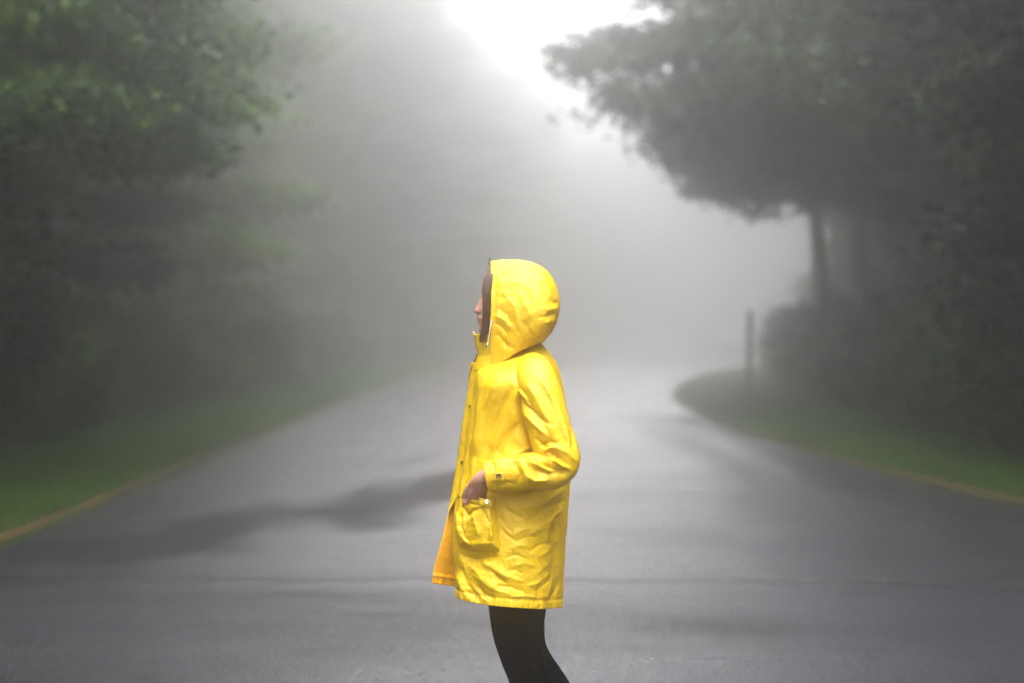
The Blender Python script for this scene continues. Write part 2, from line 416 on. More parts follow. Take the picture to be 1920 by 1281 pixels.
# the leaning tree on the right whose boughs reach over the road
BX, BY = 6.35, 28.0
def loc(px, py, Yd):
    p = at(px + 18, py - 32, Yd); return (p[0] - BX, p[1] - BY, p[2])
limbs = [(6.0, loc(1055, 140, 24)), (5.8, loc(1085, 175, 23)), (6.6, loc(1140, 110, 25)), (6.4, loc(1230, 150, 23)),
         (7.2, loc(1150, -30, 25)), (7.6, loc(1180, -90, 27)), (7.0, loc(1255, -15, 23)), (7.0, loc(1330, 60, 22)),
         (5.2, loc(1150, 215, 24)), (5.0, loc(1205, 255, 22.5)), (4.6, loc(1235, 300, 24)), (4.4, loc(1300, 335, 22)),
         (4.0, loc(1325, 395, 25)), (3.9, loc(1390, 390, 23)), (3.8, loc(1440, 400, 26)), (5.5, loc(1330, 220, 21)),
         (5.3, loc(1400, 300, 21)), (6.5, loc(1420, 150, 20.5)), (4.6, loc(1480, 360, 22)), (6.0, loc(1500, 240, 21))]
T_lean = make_tree(21, 13, 3.7, 3.8, 26, 27, .14, ML_dark, limbs=limbs, trunk_r=.19, lean=(-1.0, -.6), clump=(.40, .17))
place_tree('leaning_tree', T_lean, BX, BY, 0, 1, 'leaning tree with a bare lower trunk and long boughs reaching out over the road', 'tree')
# left near tree with a long lit bough
def loc(px, py, Yd):
    p = at(px, py, Yd); return (p[0] - BX, p[1] - BY, p[2])
BX, BY = -7.4, 17.5
limbs = [(5.2, loc(405, 245, 15)), (5.6, loc(330, 200, 14)), (4.6, loc(250, 265, 13.5)), (5.4, loc(190, 90, 13)), (5.0, loc(170, 20, 14)), (4.4, loc(110, 215, 12)), (4.4, loc(30, 250, 12)), (6.0, loc(300, -20, 14)), (7, loc(420, 90, 17)), (4, loc(330, 330, 16))]
T_left = make_tree(22, 14, 4.0, 1.4, 30, 56, .105, ML_mid, limbs=limbs, trunk_r=.2, clump=(.42, .15))
place_tree('broadleaf_tree', T_left, BX, BY, 0, 1, 'leafy tree at the left edge with a long pale green bough drooping towards the road', 'tree')

rr = random.Random(3)
G_L = 'trees lining the left side of the road'; G_R = 'trees lining the right side of the road'; G_F = 'trees almost lost in the fog at the far bend'
left = [(-7.3, 12.5, TA, .95, 'nearest tree on the left, yellow green leaves in the top left corner'), (-7.6, 23.5, TB, .85, 'dark tree just behind the long drooping bough on the left'),
        (-8.0, 31, TC, 1.1, 'greyish green tree beside the left grass strip, half veiled by fog'), (-10.2, 40, TC, 1.1, 'fog veiled tree on the left beyond the half veiled one'),
        (-11.0, 50, TC, 1.1, 'pale tree on the left whose top fades into bright fog'), (-10.4, 60, TC, 1.1, 'very faint tree on the left, last one still seen beside the grass strip')]
for x, y, m, s, lb in left:
    place_tree('broadleaf_tree', m, x, y, rr.random() * 6.28, s, lb, 'tree', G_L)
right = [(7.5, 12.3, TB, .85, 'nearest dark tree at the right edge of the picture'), (7.9, 16.5, TD, .9, 'black green tree just behind the nearest one on the right'),
         (9.6, 21.5, TA, .95, 'dark tree with green tinged boughs, right of the two bare trunks'), (7.5, 31, TE, 1.0, 'tree with a straight bare trunk just right of the leaning tree')]
for x, y, m, s, lb in right:
    place_tree('broadleaf_tree', m, x, y, rr.random() * 6.28, s, lb, 'tree', G_R)
for x, y, m, sg in ((-8.4, 3.5, TD, 0), (-8.0, -4, TB, 0), (-8.6, -12, TA, 0), (9.2, 4.5, TB, 1), (9.6, -3, TD, 1), (9.0, -11, TA, 1)):  # unseen trees added to darken the fog at both sides of the view
    place_tree('broadleaf_tree', m, x, y, rr.random() * 6.28, 1.0, 'unseen roadside tree added to shade near fog, just outside the %s of the picture' % ('left', 'right')[sg], 'tree', 'unseen trees added beside the viewpoint')
for x, y, z, lb in ((-6.6, 69, 1.4, 'tall fogged tree with a high crown, closest to the bright gap on the left side'), (-9.2, 63, 1.4, 'tall high crowned tree, faint, left of the one closest to the bright gap')):
    place_tree('distant_tree', TE, x, y, rr.random() * 6.28, z, lb, 'tree', 'tall fogged trees left of the bright gap')
# inner rows of the wood, behind the first trees
for (x0, sg, gname) in ((-12.2, -1, 'dark trees deeper in the wood on the left'), (12.6, 1, 'dark trees deeper in the wood on the right')):
    for row in range(2):
        for j in range(7 if sg < 0 else 6):
            x = x0 + sg * row * 5.0 + rr.uniform(-.8, .8); y = 9 + j * 6.8 + row * 3 + rr.uniform(-1, 1)
            if sg > 0 and y > 44: continue
            if sg < 0 and y > 40: continue
            place_tree('forest_tree', rr.choice([TA, TB, TC, TD]), x, y, rr.random() * 6.28, rr.uniform(.9, 1.15),
                       'tree %s in the dark %s wood, %s' % (('behind the front row', 'deepest')[row], 'left' if sg < 0 else 'right', ('near the picture edge', 'where the fog begins')[y > 26]), 'tree', gname)
# beyond the far edge of the road
far = [(-9, 68), (-5.8, 77), (-3.4, 88), (-12, 86), (-9, 99), (-5, 108), (-9, 111), (-1, 121), (3, 127), (8, 127), (5, 128), (12, 126), (17, 129), (22, 126), (27, 131), (32, 128), (38, 131), (10, 131), (44, 130), (50, 131), (-13, 76)]
for i, (x, y) in enumerate(far):
    place_tree('distant_tree', (TA, TB, TD, TC)[i % 4], x, y, rr.random() * 6.28, rr.uniform(1.12, 1.28), 'tree standing beyond the bend, only a faint grey shape in the fog', 'tree', G_F)
for i, (x, y, z) in enumerate([(-11.5, 62, 1.3), (-9.6, 70, 1.35), (-6.4, 83, 1.4), (-3.4, 94, 1.42), (-.4, 105, 1.38), (-13, 78, 1.4)]):
    place_tree('distant_tree', (TB, TA, TD)[i % 3], x, y, rr.random() * 6.28, z, 'very tall tree on the far left of the bend, its top dissolving in bright fog', 'tree', 'tall fogged trees left of the bright gap')
for i, (x, y) in enumerate([(12.8, 43), (16, 50), (19, 57), (11.2, 39)]):
    place_tree('distant_tree', (TB, TA, TC, TD)[i], x, y, rr.random() * 6.28, (.9, .9, .9, .7)[i], 'pale fogged tree on the right behind the point where the road bends', 'tree', 'trees behind the right hand bend')

# ---------------------------------------------------------------- shrubs
def make_shrub(seed, R, H, nst, cnt, size, mat):
    rng = np.random.default_rng(seed); ac = Acc(); C = []; S = []
    for i in range(nst):
        a_ = i * 2.4 + rng.random(); l = R * (.25 + .75 * math.sqrt((i + .5) / nst)) * .85
        h = H * (.95 - .5 * (l / R) ** 2) * (.75 + .35 * rng.random())
        e = np.array([math.cos(a_) * l, math.sin(a_) * l, h]); m_ = e * [.45, .45, .6]
        ac.add(*tube(np.stack([np.array([0, 0, -.05]), m_, e]), [.022, .015, .005], 5))
        for f in (.3, .5, .7, .88, 1.0):
            c = e * f if f < .6 else m_ + (e - m_) * ((f - .5) / .5)
            C.append(c + rng.normal(size=3) * .05); S.append((.30, .30, .22))
    V, F = leaf_cards(rng, np.array(C), np.array(S), cnt, size)
    V[:, 2] = np.maximum(V[:, 2], .01)
    return ac.mesh('stems', [M_bark]), raw_mesh('foliage', V, F, [mat])
SA = make_shrub(31, 1.1, 1.7, 34, 44, .085, ML_mid)
SB = make_shrub(32, 1.3, 2.3, 38, 44, .09, ML_dark)
SD = make_shrub(33, .8, 1.1, 26, 40, .075, ML_mid)
def place_shrub(m, x, y, s, label, group):
    r = empty('shrub', (x, y, float(ground_z(np.array(x), np.array(y)))), rr.random() * 6.28); r.scale = (s, s, s * rr.uniform(.9, 1.1))
    tag(r, label, 'shrub', group); link('stem', m[0], r); link('foliage', m[1], r)
i = 0
y = 11.0
while y < 60:
    for row in range(2):
        place_shrub([SA, SB, SD, SB][(i * 3 + row) % 4], -6.5 - row * 1.7 + rr.uniform(-.25, .25) - (0 if y < 40 else -.2), y + rr.uniform(-.4, .4) + row, rr.uniform(.85, 1.15),
                    ('low leafy shrub at the far left edge, dark, just behind the left grass strip', 'leafy shrub under the long drooping bough, between left grass and trees', 'grey green shrub, half fogged, in the middle of the left undergrowth', 'shrub nearly lost in fog at the far end of the left undergrowth')[(y > 18) + (y > 29) + (y > 42)] if row == 0 else
                    ('shrub in shade of the nearest left trees, behind the front shrubs', 'shrub half hidden behind the shrubs under the long drooping bough', 'half fogged shrub in the second row of the left undergrowth', 'shrub nearly lost in fog, second row of the left undergrowth')[(y > 18) + (y > 29) + (y > 42)],
                    'shrubs along the foot of the left wood')
    i += 1; y += 1.7 + .012 * y
y = 9.0; i = 0
while y < 36:
    x = 6.2 + .01 * (y - 9) + (0 if y < 22 else (y - 22) * .06)
    for row in range(2):
        place_shrub([SB, SA, SB, SD][(i + row) % 4], x + row * 1.7 + rr.uniform(-.2, .25), y + rr.uniform(-.4, .4), rr.uniform(.85, 1.15),
                    ('almost black shrub at the right edge, beside the right grass strip', 'dark shrub in front of the second right hand tree, beside the grass', 'dark grey shrub right of the two bare trunks')[(y > 15) + (y > 25)] if row == 0 else
                    ('almost black shrub behind the front shrubs at the right edge', 'dark shrub hidden behind the front ones below the right hand trees', 'dark grey shrub in the second row right of the bare trunks')[(y > 15) + (y > 25)],
                    'shrubs along the foot of the right wood')
    i += 1; y += 1.9
for x, y, m, s in ((6.75, 33.8, SA, .8), (7.6, 36, SA, .95), (8.9, 38.5, SB, .8), (10.2, 41.5, SA, 1.05), (7.3, 31.0, SD, 1.2), (11.5, 44, SB, .85)):
    place_shrub(m, x, y, s, 'rounded pale grey green bush behind the wooden post, beneath the bare trunks', 'bushes behind the wooden post')

for i, (x, y) in enumerate([(-6.6, 61), (-6.0, 65), (-5.6, 70), (-7.6, 67), (-4.7, 75), (-3.8, 80), (-6.4, 77), (-2.4, 86), (-1.2, 92), (-4.5, 88), (.4, 98), (2.2, 106), (-2.5, 100)]):
    place_shrub((SA, SB)[i % 2], x, y, 1.5, 'faint bush at the foot of the fogged trees beyond the left grass strip', 'bushes lost in the fog on the left')

# ---------------------------------------------------------------- wooden post
mw, t, o = new_mat('weathered_wood')
g = N(t, 'ShaderNodeTexCoord'); mp = N(t, 'ShaderNodeMapping'); mp.inputs['Scale'].default_value = (30, 30, 2)
nb = N(t, 'ShaderNodeTexNoise', Scale=1.0, Detail=5.0); t.links.new(g.outputs['Object'], mp.inputs[0]); t.links.new(mp.outputs[0], nb.inputs['Vector'])
rp = ramp(t, nb.outputs[0], [(.3, (.03, .028, .025)), (.7, (.09, .082, .07))])
b = N(t, 'ShaderNodeBsdfPrincipled', Roughness=.8); t.links.new(rp.outputs[0], b.inputs['Base Color']); t.links.new(b.outputs[0], o.inputs[0])
bm = bmesh.new()
bmesh.ops.create_cube(bm, size=1.0, matrix=Matrix.Diagonal((.09, .09, 2.25, 1)))
for v in bm.verts:
    if v.co.z > 0: v.co.z -= .04 * (1 if v.co.x > 0 else 0)
bmesh.ops.bevel(bm, geom=list(bm.edges), offset=.012, segments=2, affect='EDGES', profile=.5)
me = bpy.data.meshes.new('post'); bm.to_mesh(me); bm.free(); me.materials.append(mw)
post = link('wooden_post', me); post.location = ((1405 - 960) / FPX * 28.8, 28.8, .86); post.rotation_euler = (0, .012, .3)
tag(post, 'slim dark upright wooden post on the grass point where the road bends right', 'post')

# ---------------------------------------------------------------- fog
mh, t, o = new_mat('fog_air')
pv = N(t, 'ShaderNodeVolumePrincipled', Density=.031, Anisotropy=.945)
pv.inputs['Color'].default_value = (.985, .98, .98, 1)
t.links.new(pv.outputs[0], o.inputs['Volume'])
bm = bmesh.new(); bmesh.ops.create_cube(bm, size=1.0)
me = bpy.data.meshes.new('haze'); bm.to_mesh(me); bm.free(); me.materials.append(mh)
haze = link('haze', me); haze.scale = (322, 252, 21.6); haze.location = (0, 35, 21.6 / 2 - 1.2)
tag(haze, 'thick pale fog filling the air over the road', kind='stuff')

# ================================================================ the person
# Body measures were read off the photograph; P() turns a photo position and an offset
# behind the person's middle plane into metres.
def P(px, py, off=0.0):
    d = D0 + off
    return np.array([(px - 960) / FPX * d, d, CAMH + (HZ - py) / FPX * d])

def proj(V):
    d = V[:, 1]
    return V[:, 0] / d * FPX + 960, HZ - (V[:, 2] - CAMH) / d * FPX

def catmull(pts, n):
    """resample a smooth curve through pts (k,3) evenly to n points"""
    p = np.asarray(pts, float); k = len(p)
    q = np.concatenate([[2 * p[0] - p[1]], p, [2 * p[-1] - p[-2]]])
    out_ = []
    for i in range(k - 1):
        t_ = np.linspace(0, 1, 16, endpoint=False)[:, None]
        a0, a1, a2, a3 = q[i], q[i + 1], q[i + 2], q[i + 3]
        out_.append(.5 * (2 * a1 + (a2 - a0) * t_ + (2 * a0 - 5 * a1 + 4 * a2 - a3) * t_ ** 2 + (3 * a1 - a0 - 3 * a2 + a3) * t_ ** 3))
    out_ = np.concatenate(out_ + [p[-1:]])
    s_ = np.concatenate([[0], np.cumsum(np.linalg.norm(np.diff(out_, axis=0), axis=1))])
    u = np.linspace(0, s_[-1], n)
    return np.stack([np.interp(u, s_, out_[:, i]) for i in range(out_.shape[1])], -1)

def smooth_interp(x, xp, yp):
    """monotone-ish smooth interpolation"""
    xp = np.asarray(xp, float); yp = np.asarray(yp, float); x = np.asarray(x, float)
    m = np.gradient(yp, xp); i = np.clip(np.searchsorted(xp, x) - 1, 0, len(xp) - 2)
    h = xp[i + 1] - xp[i]; t_ = np.clip((x - xp[i]) / h, 0, 1)
    return (2 * t_**3 - 3 * t_**2 + 1) * yp[i] + (t_**3 - 2 * t_**2 + t_) * h * m[i] + (-2 * t_**3 + 3 * t_**2) * yp[i + 1] + (t_**3 - t_**2) * h * m[i + 1]

def grid_normals(G):
    du = np.gradient(G, axis=1); dv = np.gradient(G, axis=0)
    n = np.cross(du, dv); return n / (np.linalg.norm(n, axis=2, keepdims=True) + 1e-12)

def seg_field(x, y, line, width):
    """falloff 0..1 around a polyline in photo pixels, fading to its ends"""
    best = np.full(x.shape, 1e9); par = np.zeros(x.shape)
    L = np.asarray(line, float); cum = np.concatenate([[0], np.cumsum(np.linalg.norm(np.diff(L, axis=0), axis=1))])
    for i in range(len(L) - 1):
        d = L[i + 1] - L[i]; l2 = (d ** 2).sum()
        t_ = np.clip(((x - L[i, 0]) * d[0] + (y - L[i, 1]) * d[1]) / l2, 0, 1)
        ds = np.hypot(x - L[i, 0] - t_ * d[0], y - L[i, 1] - t_ * d[1])
        m = ds < best; best = np.where(m, ds, best); par = np.where(m, (cum[i] + t_ * math.sqrt(l2)) / cum[-1], par)
    tp = np.clip(np.sin(np.clip(par, 0, 1) * math.pi) * 1.6 + .12, 0, 1)
    return np.exp(-(best / (width * .8)) ** 1.3) * tp

def fold(G, strokes, outward, near, gain=1.75):
    """push the cloth grid along its outward normals by the drawn folds (mm)"""
    nr, ncx, _ = G.shape
    n = grid_normals(G) * outward
    x, y = proj(G.reshape(-1, 3)); x = x.reshape(nr, ncx); y = y.reshape(nr, ncx)
    h = np.zeros((nr, ncx))
    for amp, wd_, line in strokes: h += gain * amp * seg_field(x, y, line, wd_)
    return G + n * (h * near)[..., None] * .001

def crinkle(G, outward, amp, sc, stretch, seed, power=1.0, mask=1.0, rot=0.0):
    """small creases of stiff rubberised cloth"""
    nr, ncx, _ = G.shape; n = grid_normals(G) * outward
    f = G.reshape(-1, 3); out_ = np.empty(len(f))
    cr, sr = math.cos(rot), math.sin(rot)
    for i, (x, y, z) in enumerate(f.tolist()):
        a_ = x * cr + z * sr; b_ = -x * sr + z * cr
        wx = .02 * mnoise.noise(Vector((x * 14, y * 14, z * 14 + seed)))
        v = mnoise.noise(Vector((a_ * sc / stretch + seed, y * sc / stretch, (b_ + wx) * sc)))
        v2 = mnoise.noise(Vector((a_ * sc * 2.1 / stretch + seed + 7, y * sc * 2.1 / stretch, (b_ + wx) * sc * 2.1)))
        out_[i] = (1 - abs(v) * 2.4) ** power if power > 1 else v + .5 * v2
    if power > 1: out_ = np.clip(out_, -1, 1) - .4
    return G + n * (out_.reshape(nr, ncx) * amp * mask * .001)[..., None]

def cloth_obj(name, G, mats, parent, thick=.0016, wrap=False, flip=False, subdiv=0):
    nr, ncx, _ = G.shape
    F = grid_faces(nr, ncx, wrap)
    if flip: F = F[:, ::-1]
    o = link(name, raw_mesh(name, G.reshape(-1, 3), np.ascontiguousarray(F), mats, True), parent)
    if thick:
        m = o.modifiers.new('thickness', 'SOLIDIFY'); m.thickness = thick; m.offset = -1
        if len(mats) > 1: m.material_offset = 1
    return o

# ---------------------------------------------------------------- materials
def cloth_mat(name, c0, c1, rough, bump, coat=.25):
    m, t, o = new_mat(name)
    g = N(t, 'ShaderNodeTexCoord')
    n1 = N(t, 'ShaderNodeTexNoise', Scale=9.0, Detail=5.0, Roughness=.6); t.links.new(g.outputs['Object'], n1.inputs['Vector'])
    n2 = N(t, 'ShaderNodeTexNoise', Scale=55.0, Detail=5.0, Roughness=.65); t.links.new(g.outputs['Object'], n2.inputs['Vector'])
    n2.inputs['Distortion'].default_value = 1.2
    n3 = N(t, 'ShaderNodeTexNoise', Scale=900.0, Detail=1.0); t.links.new(g.outputs['Object'], n3.inputs['Vector'])
    rp = ramp(t, n1.outputs[0], [(.3, c0), (.7, c1)])
    b = N(t, 'ShaderNodeBsdfPrincipled'); t.links.new(rp.outputs[0], b.inputs['Base Color'])
    t.links.new(math_n(t, 'ADD', math_n(t, 'MULTIPLY', n2.outputs[0], .25), rough - .12), b.inputs['Roughness'])
    b.inputs['Coat Weight'].default_value = coat; b.inputs['Coat Roughness'].default_value = .28
    b.inputs['Specular IOR Level'].default_value = .5
    h = math_n(t, 'ADD', n2.outputs[0], math_n(t, 'MULTIPLY', n3.outputs[0], .08))
    bp = N(t, 'ShaderNodeBump', Strength=bump, Distance=.006); t.links.new(h, bp.inputs['Height'])
    t.links.new(bp.outputs[0], b.inputs['Normal']); t.links.new(bp.outputs[0], b.inputs['Coat Normal'])
    t.links.new(b.outputs[0], o.inputs[0])
    return m
M_yel = cloth_mat('yellow_oilcloth', (.64, .395, .0002), (.70, .455, .0004), .48, .5, .05)
M_lin = cloth_mat('lining_bounce_orange', (.84, .36, .002), (.88, .41, .003), .6, .3, 0)  # coat inside; warm light bounced and passing through is put into the orange
M_blk = cloth_mat('black_leggings', (.0008, .0008, .001), (.0012, .0012, .0016), .95, .1, 0)
M_blk.node_tree.nodes['Principled BSDF'].inputs['Specular IOR Level'].default_value = .0
def plain(name, col, rough=.5, metal=0.0, sss=0.0, bump=0.0, sc=60):
    m, t, o = new_mat(name); b = N(t, 'ShaderNodeBsdfPrincipled', Roughness=rough, Metallic=metal)
    g = N(t, 'ShaderNodeTexCoord'); n1 = N(t, 'ShaderNodeTexNoise', Scale=float(sc), Detail=3.0); t.links.new(g.outputs['Object'], n1.inputs['Vector'])
    rp = ramp(t, n1.outputs[0], [(.3, tuple(c * .82 for c in col)), (.7, tuple(min(c * 1.12, 1) for c in col))])
    t.links.new(rp.outputs[0], b.inputs['Base Color'])
    if sss:
        b.inputs['Subsurface Weight'].default_value = sss; b.inputs['Subsurface Radius'].default_value = (.012, .004, .002); b.inputs['Subsurface Scale'].default_value = .5
    if bump:
        bp = N(t, 'ShaderNodeBump', Strength=bump, Distance=.002); t.links.new(n1.outputs[0], bp.inputs['Height']); t.links.new(bp.outputs[0], b.inputs['Normal'])
    t.links.new(b.outputs[0], o.inputs[0]); return m
M_skin = plain('skin', (.42, .215, .165), .5, sss=.15, bump=.3, sc=180)
M_lip = plain('lip', (.42, .14, .12), .4)
M_hair = plain('brown_hair', (.05, .022, .013), .5, sc=300)
M_brow = plain('brow_hair', (.03, .017, .012), .6)
M_brass = plain('dark_brass', (.16, .09, .035), .35, metal=.8)
M_silver = plain('bright_metal', (.75, .72, .70), .2, metal=1.0)
M_cord = plain('pale_cord', (.75, .55, .38), .7, bump=.5, sc=400)
M_boot = plain('boot_rubber', (.012, .012, .013), .4)
M_eyew = plain('eye_white', (.7, .68, .66), .2)
M_iris = plain('iris', (.05, .03, .02), .15)

person = empty('person', (0.02, D0, 0.0))
tag(person, 'person in yellow hooded raincoat and black leggings, seen side on, hand in coat pocket', 'person')
bpy.context.view_layer.update()
PINV = Matrix.Translation((-0.02, -D0, 0))
def under_person(o):
    o.parent = person; o.matrix_parent_inverse = PINV; return o

# ---------------------------------------------------------------- raincoat body
coat_e = empty('raincoat', (0.02, D0, 0.6)); bpy.context.view_layer.update()
coat_e.parent = person; coat_e.location = (0, 0, .6)
bpy.context.view_layer.update()
CINV = Matrix.Translation((-0.02, -D0, -.6))
def on_coat(o):
    o.parent = coat_e; o.matrix_parent_inverse = CINV; return o

# rows of the plan section: y, near edge x, far edge x, back x, half depth, near edge offset, far edge offset
def px0(x): return (x - 960) / 627.0
def px0d(x): return x / 627.0
ROWS = np.array([
    (634, 922, 922, 1008, .040, -.012, .004),
    (644, 906, 905, 1014, .050, -.012, .004),
    (654, 899, 897, 1022, .072, -.012, .004),
    (664, 893, 890, 1030, .104, -.012, .004),
    (674, 889, 886, 1037, .138, -.012, .004),
    (688, 886, 883, 1044, .168, -.014, .004),
    (706, 883.5, 880.5, 1049, .184, -.016, .002),
    (730, 882, 878, 1054, .188, -.016, 0),
    (765, 877, 873, 1060, .182, -.018, -.004),
    (800, 871, 867, 1066, .178, -.020, -.008),
    (850, 864, 860, 1069, .182, -.022, -.010),
    (900, 858, 852, 1067, .192, -.034, -.014),
    (940, 854, 845, 1064, .200, -.060, -.024),
    (985, 849, 835, 1061, .208, -.085, -.040),
    (1030, 849, 824, 1057, .215, -.105, -.052),
    (1070, 853, 813, 1055, .220, -.118, -.058),
    (1145, 853, 806, 1052, .228, -.125, -.060)], float)
NR, NC = 250, 330
u = np.linspace(0, 1, NC)
# hem height round the coat (photo rows), from near front edge round the back to the far front edge
hem = smooth_interp(u, [0, .10, .22, .36, .50, .66, .85, 1.0], [1120, 1134, 1142, 1141, 1134, 1130, 1108, 1094])
rows_y = np.linspace(634, 1145, 520)
cols = [smooth_interp(rows_y, ROWS[:, 0], ROWS[:, k]) for k in range(1, 7)]
sect = []
for i, y in enumerate(rows_y):
    xn, xf, xb, hd, on_, of_ = [c[i] for c in cols]
    m = 1 / 627.0
    xn, xf, xb = [(q - 960) * m for q in (xn, xf, xb)]
    wd_ = xb - xn
    pts = [(xn, on_), (xn + wd_ * .06, on_ - (hd + on_) * .46), (xn + wd_ * .20, -hd * .84), (xn + wd_ * .42, -hd * 1.0), (xn + wd_ * .66, -hd * .97), (xn + wd_ * .88, -hd * .64),
           (xb, -hd * .08), (xb, hd * .08), (xn + wd_ * .88, hd * .64), (xn + wd_ * .66, hd * .97), (xn + wd_ * .42, hd), (xn + wd_ * .20, hd * .84),
           *(((xf + (xb - xf) * .06, of_ + (hd - of_) * .48),) if y < 900 else ((xf + wd_ * (.30 - .24 * max(0, 1 - (y - 900) / 80)), of_ + (hd - of_) * (.30 + .18 * max(0, 1 - (y - 900) / 80))), (xf + wd_ * .13, of_ + .030 * min(1, (y - 900) / 80)))), (xf, of_)]
    sect.append(catmull(np.array(pts), NC))
sect = np.array(sect)                                   # (500, NC, 2): x, offset at the middle plane
G = np.zeros((NR, NC, 3))
for j in range(NC):
    yy = 634 + (hem[j] - 634) * np.linspace(0, 1, NR)
    ox = np.interp(yy, rows_y, sect[:, j, 0]); oo = np.interp(yy, rows_y, sect[:, j, 1])
    # the neck hole slopes down to the front
    front = np.clip((px0(1018) - ox) / px0d(128), 0, 1)
    yt = yy + 34 * front * np.clip((765 - yy) / 125, 0, 1)
    G[:, j, 0] = ox * (1 + oo / D0 * .9); G[:, j, 1] = D0 + oo
    G[:, j, 2] = CAMH + (HZ - yt) / FPX * (D0 + oo * np.clip((yy - 640) / 160, 0, 1))
coat0 = G.copy()
near = (G[..., 1] < D0 + .01).astype(float)
yy_ = proj(G.reshape(-1, 3))[1].reshape(NR, NC)
gather = np.clip((yy_ - 900) / 60, 0, 1)
# long soft folds hanging from chest and back, on both sides
ph = np.cumsum(np.linalg.norm(np.diff(G[150], axis=0, prepend=G[150][:1]), axis=1))
soft = np.array([mnoise.noise(Vector((p_ * 7.0, 0, 1))) + .5 * mnoise.noise(Vector((p_ * 15.0, 0, 5))) for p_ in ph])
G = G - grid_normals(G) * (soft[None, :] * np.clip((yy_ - 860) / 220, 0, 1) * .011)[..., None]
ST = [
    # big drag folds from the shoulder to the waist
    (10, 20, [(992, 698), (948, 775), (918, 865)]), (-9, 17, [(965, 722), (930, 790), (905, 868)]), (7, 14, [(938, 700), (906, 770), (890, 856)]), (-6, 11, [(975, 790), (950, 830), (930, 862)]),
    (3, 4, [(955, 712), (938, 760), (920, 806)]), (-3, 4, [(930, 716), (914, 770), (902, 830)]), (-2.6, 4, [(960, 800), (936, 838), (918, 858)]), (2.6, 4, [(912, 690), (903, 730), (898, 790)]),
    (-5, 9, [(893, 700), (889, 760), (882, 840)]), (4, 7, [(899, 700), (896, 760), (889, 850)]),
    (-7, 9, [(972, 740), (985, 800), (1012, 842)]), (5, 10, [(962, 760), (968, 820), (990, 845)]),
    (-4, 6, [(1016, 838), (1000, 848), (982, 862)]), (4, 8, [(1000, 835), (975, 850), (945, 858)]),
    (3.5, 5, [(890, 860), (886, 895), (876, 925)]), (-3, 5, [(880, 830), (875, 880), (866, 925)]),
    (-4, 4, [(872, 800), (866, 850), (860, 900)]), (3, 4, [(868, 900), (866, 915), (858, 935)]),
    # yoke and back seam
    (-3.5, 4, [(1008, 686), (1028, 700), (1042, 722), (1052, 748)]), (3, 5, [(1022, 684), (1040, 706), (1051, 738)]),
    (-2.2, 2.6, [(966, 690), (968, 720), (975, 750)]),
    # under the sleeve, fanning down to the back
    (-5, 7, [(930, 928), (985, 920), (1060, 898)]), (5, 9, [(1060, 915), (1015, 945), (975, 955)]), (-3.5, 6, [(1062, 938), (1020, 955), (985, 985)]),
    (4, 7, [(1058, 955), (1015, 985), (985, 1010)]), (-3.5, 5, [(940, 945), (955, 960), (985, 975)]),
    # side seam puckers
    (-3.2, 4, [(936, 965), (945, 985), (960, 1000)]), (-3.2, 4, [(940, 990), (952, 1005), (968, 1015)]), (3, 4, [(938, 978), (950, 996), (966, 1008)]),
    (-2.2, 3, [(958, 960), (960, 1020), (962, 1080), (960, 1130)]),
    (3, 5, [(962, 1004), (985, 992), (1012, 990)]), (-2.6, 4, [(968, 1016), (990, 1006), (1008, 1008)]), (2.8, 5, [(1000, 1000), (1022, 990), (1046, 972)]), (3, 5, [(955, 1030), (975, 1022), (992, 1026)]),
    (-2.6, 4, [(990, 1036), (1012, 1022), (1034, 1018)]), (2.6, 5, [(1004, 1046), (1026, 1034), (1046, 1010)]), (-3, 4, [(948, 1048), (968, 1040), (990, 1050)]), (3, 5, [(962, 1062), (985, 1056), (1002, 1064)]),
    (2.6, 6, [(1000, 1082), (1022, 1062), (1042, 1036)]), (-2.8, 4, [(945, 1076), (965, 1068), (982, 1078)]), (3, 5, [(930, 1060), (952, 1082), (985, 1092)]), (3, 4, [(985, 1100), (1008, 1094), (1030, 1076)]),
    (-3, 4, [(930, 1098), (960, 1102), (985, 1112)]), (2.6, 4, [(890, 1080), (925, 1106), (962, 1116)]), (-2.4, 3, [(1000, 1112), (1018, 1100), (1032, 1086)]), (2.4, 3, [(955, 1122), (985, 1118), (1012, 1124)]),
    # below the pocket
    (-8, 8, [(862, 1042), (890, 1050), (935, 1043)]), (7, 10, [(880, 1055), (905, 1085), (935, 1108)]), (-6, 8, [(858, 1058), (875, 1095), (900, 1128)]),
    (6, 8, [(900, 1050), (930, 1070), (955, 1085)]), (-4, 5, [(915, 1062), (935, 1085), (952, 1095)]), (5, 6, [(858, 1075), (864, 1100), (880, 1128)]),
    (-5, 5, [(893, 1098), (905, 1112), (925, 1124)]), (-3.5, 4, [(870, 1105), (885, 1118), (900, 1130)]), (3, 4, [(885, 1100), (905, 1122), (918, 1132)]),
    # back edge
    (-4, 5, [(1050, 1080), (1044, 1105), (1030, 1128)]), (4, 5, [(1036, 1075), (1030, 1100), (1022, 1128)]), (-3, 4, [(1020, 1080), (1012, 1105), (1006, 1130)]),
    (-4, 7, [(1045, 950), (1040, 1010), (1038, 1060)]), (4, 9, [(1028, 960), (1022, 1020), (1024, 1060)]),
]
nrm_sign = -1 if grid_normals(G)[125, 100, 1] > 0 else 1
G = fold(G, ST, nrm_sign, near, 1.3)
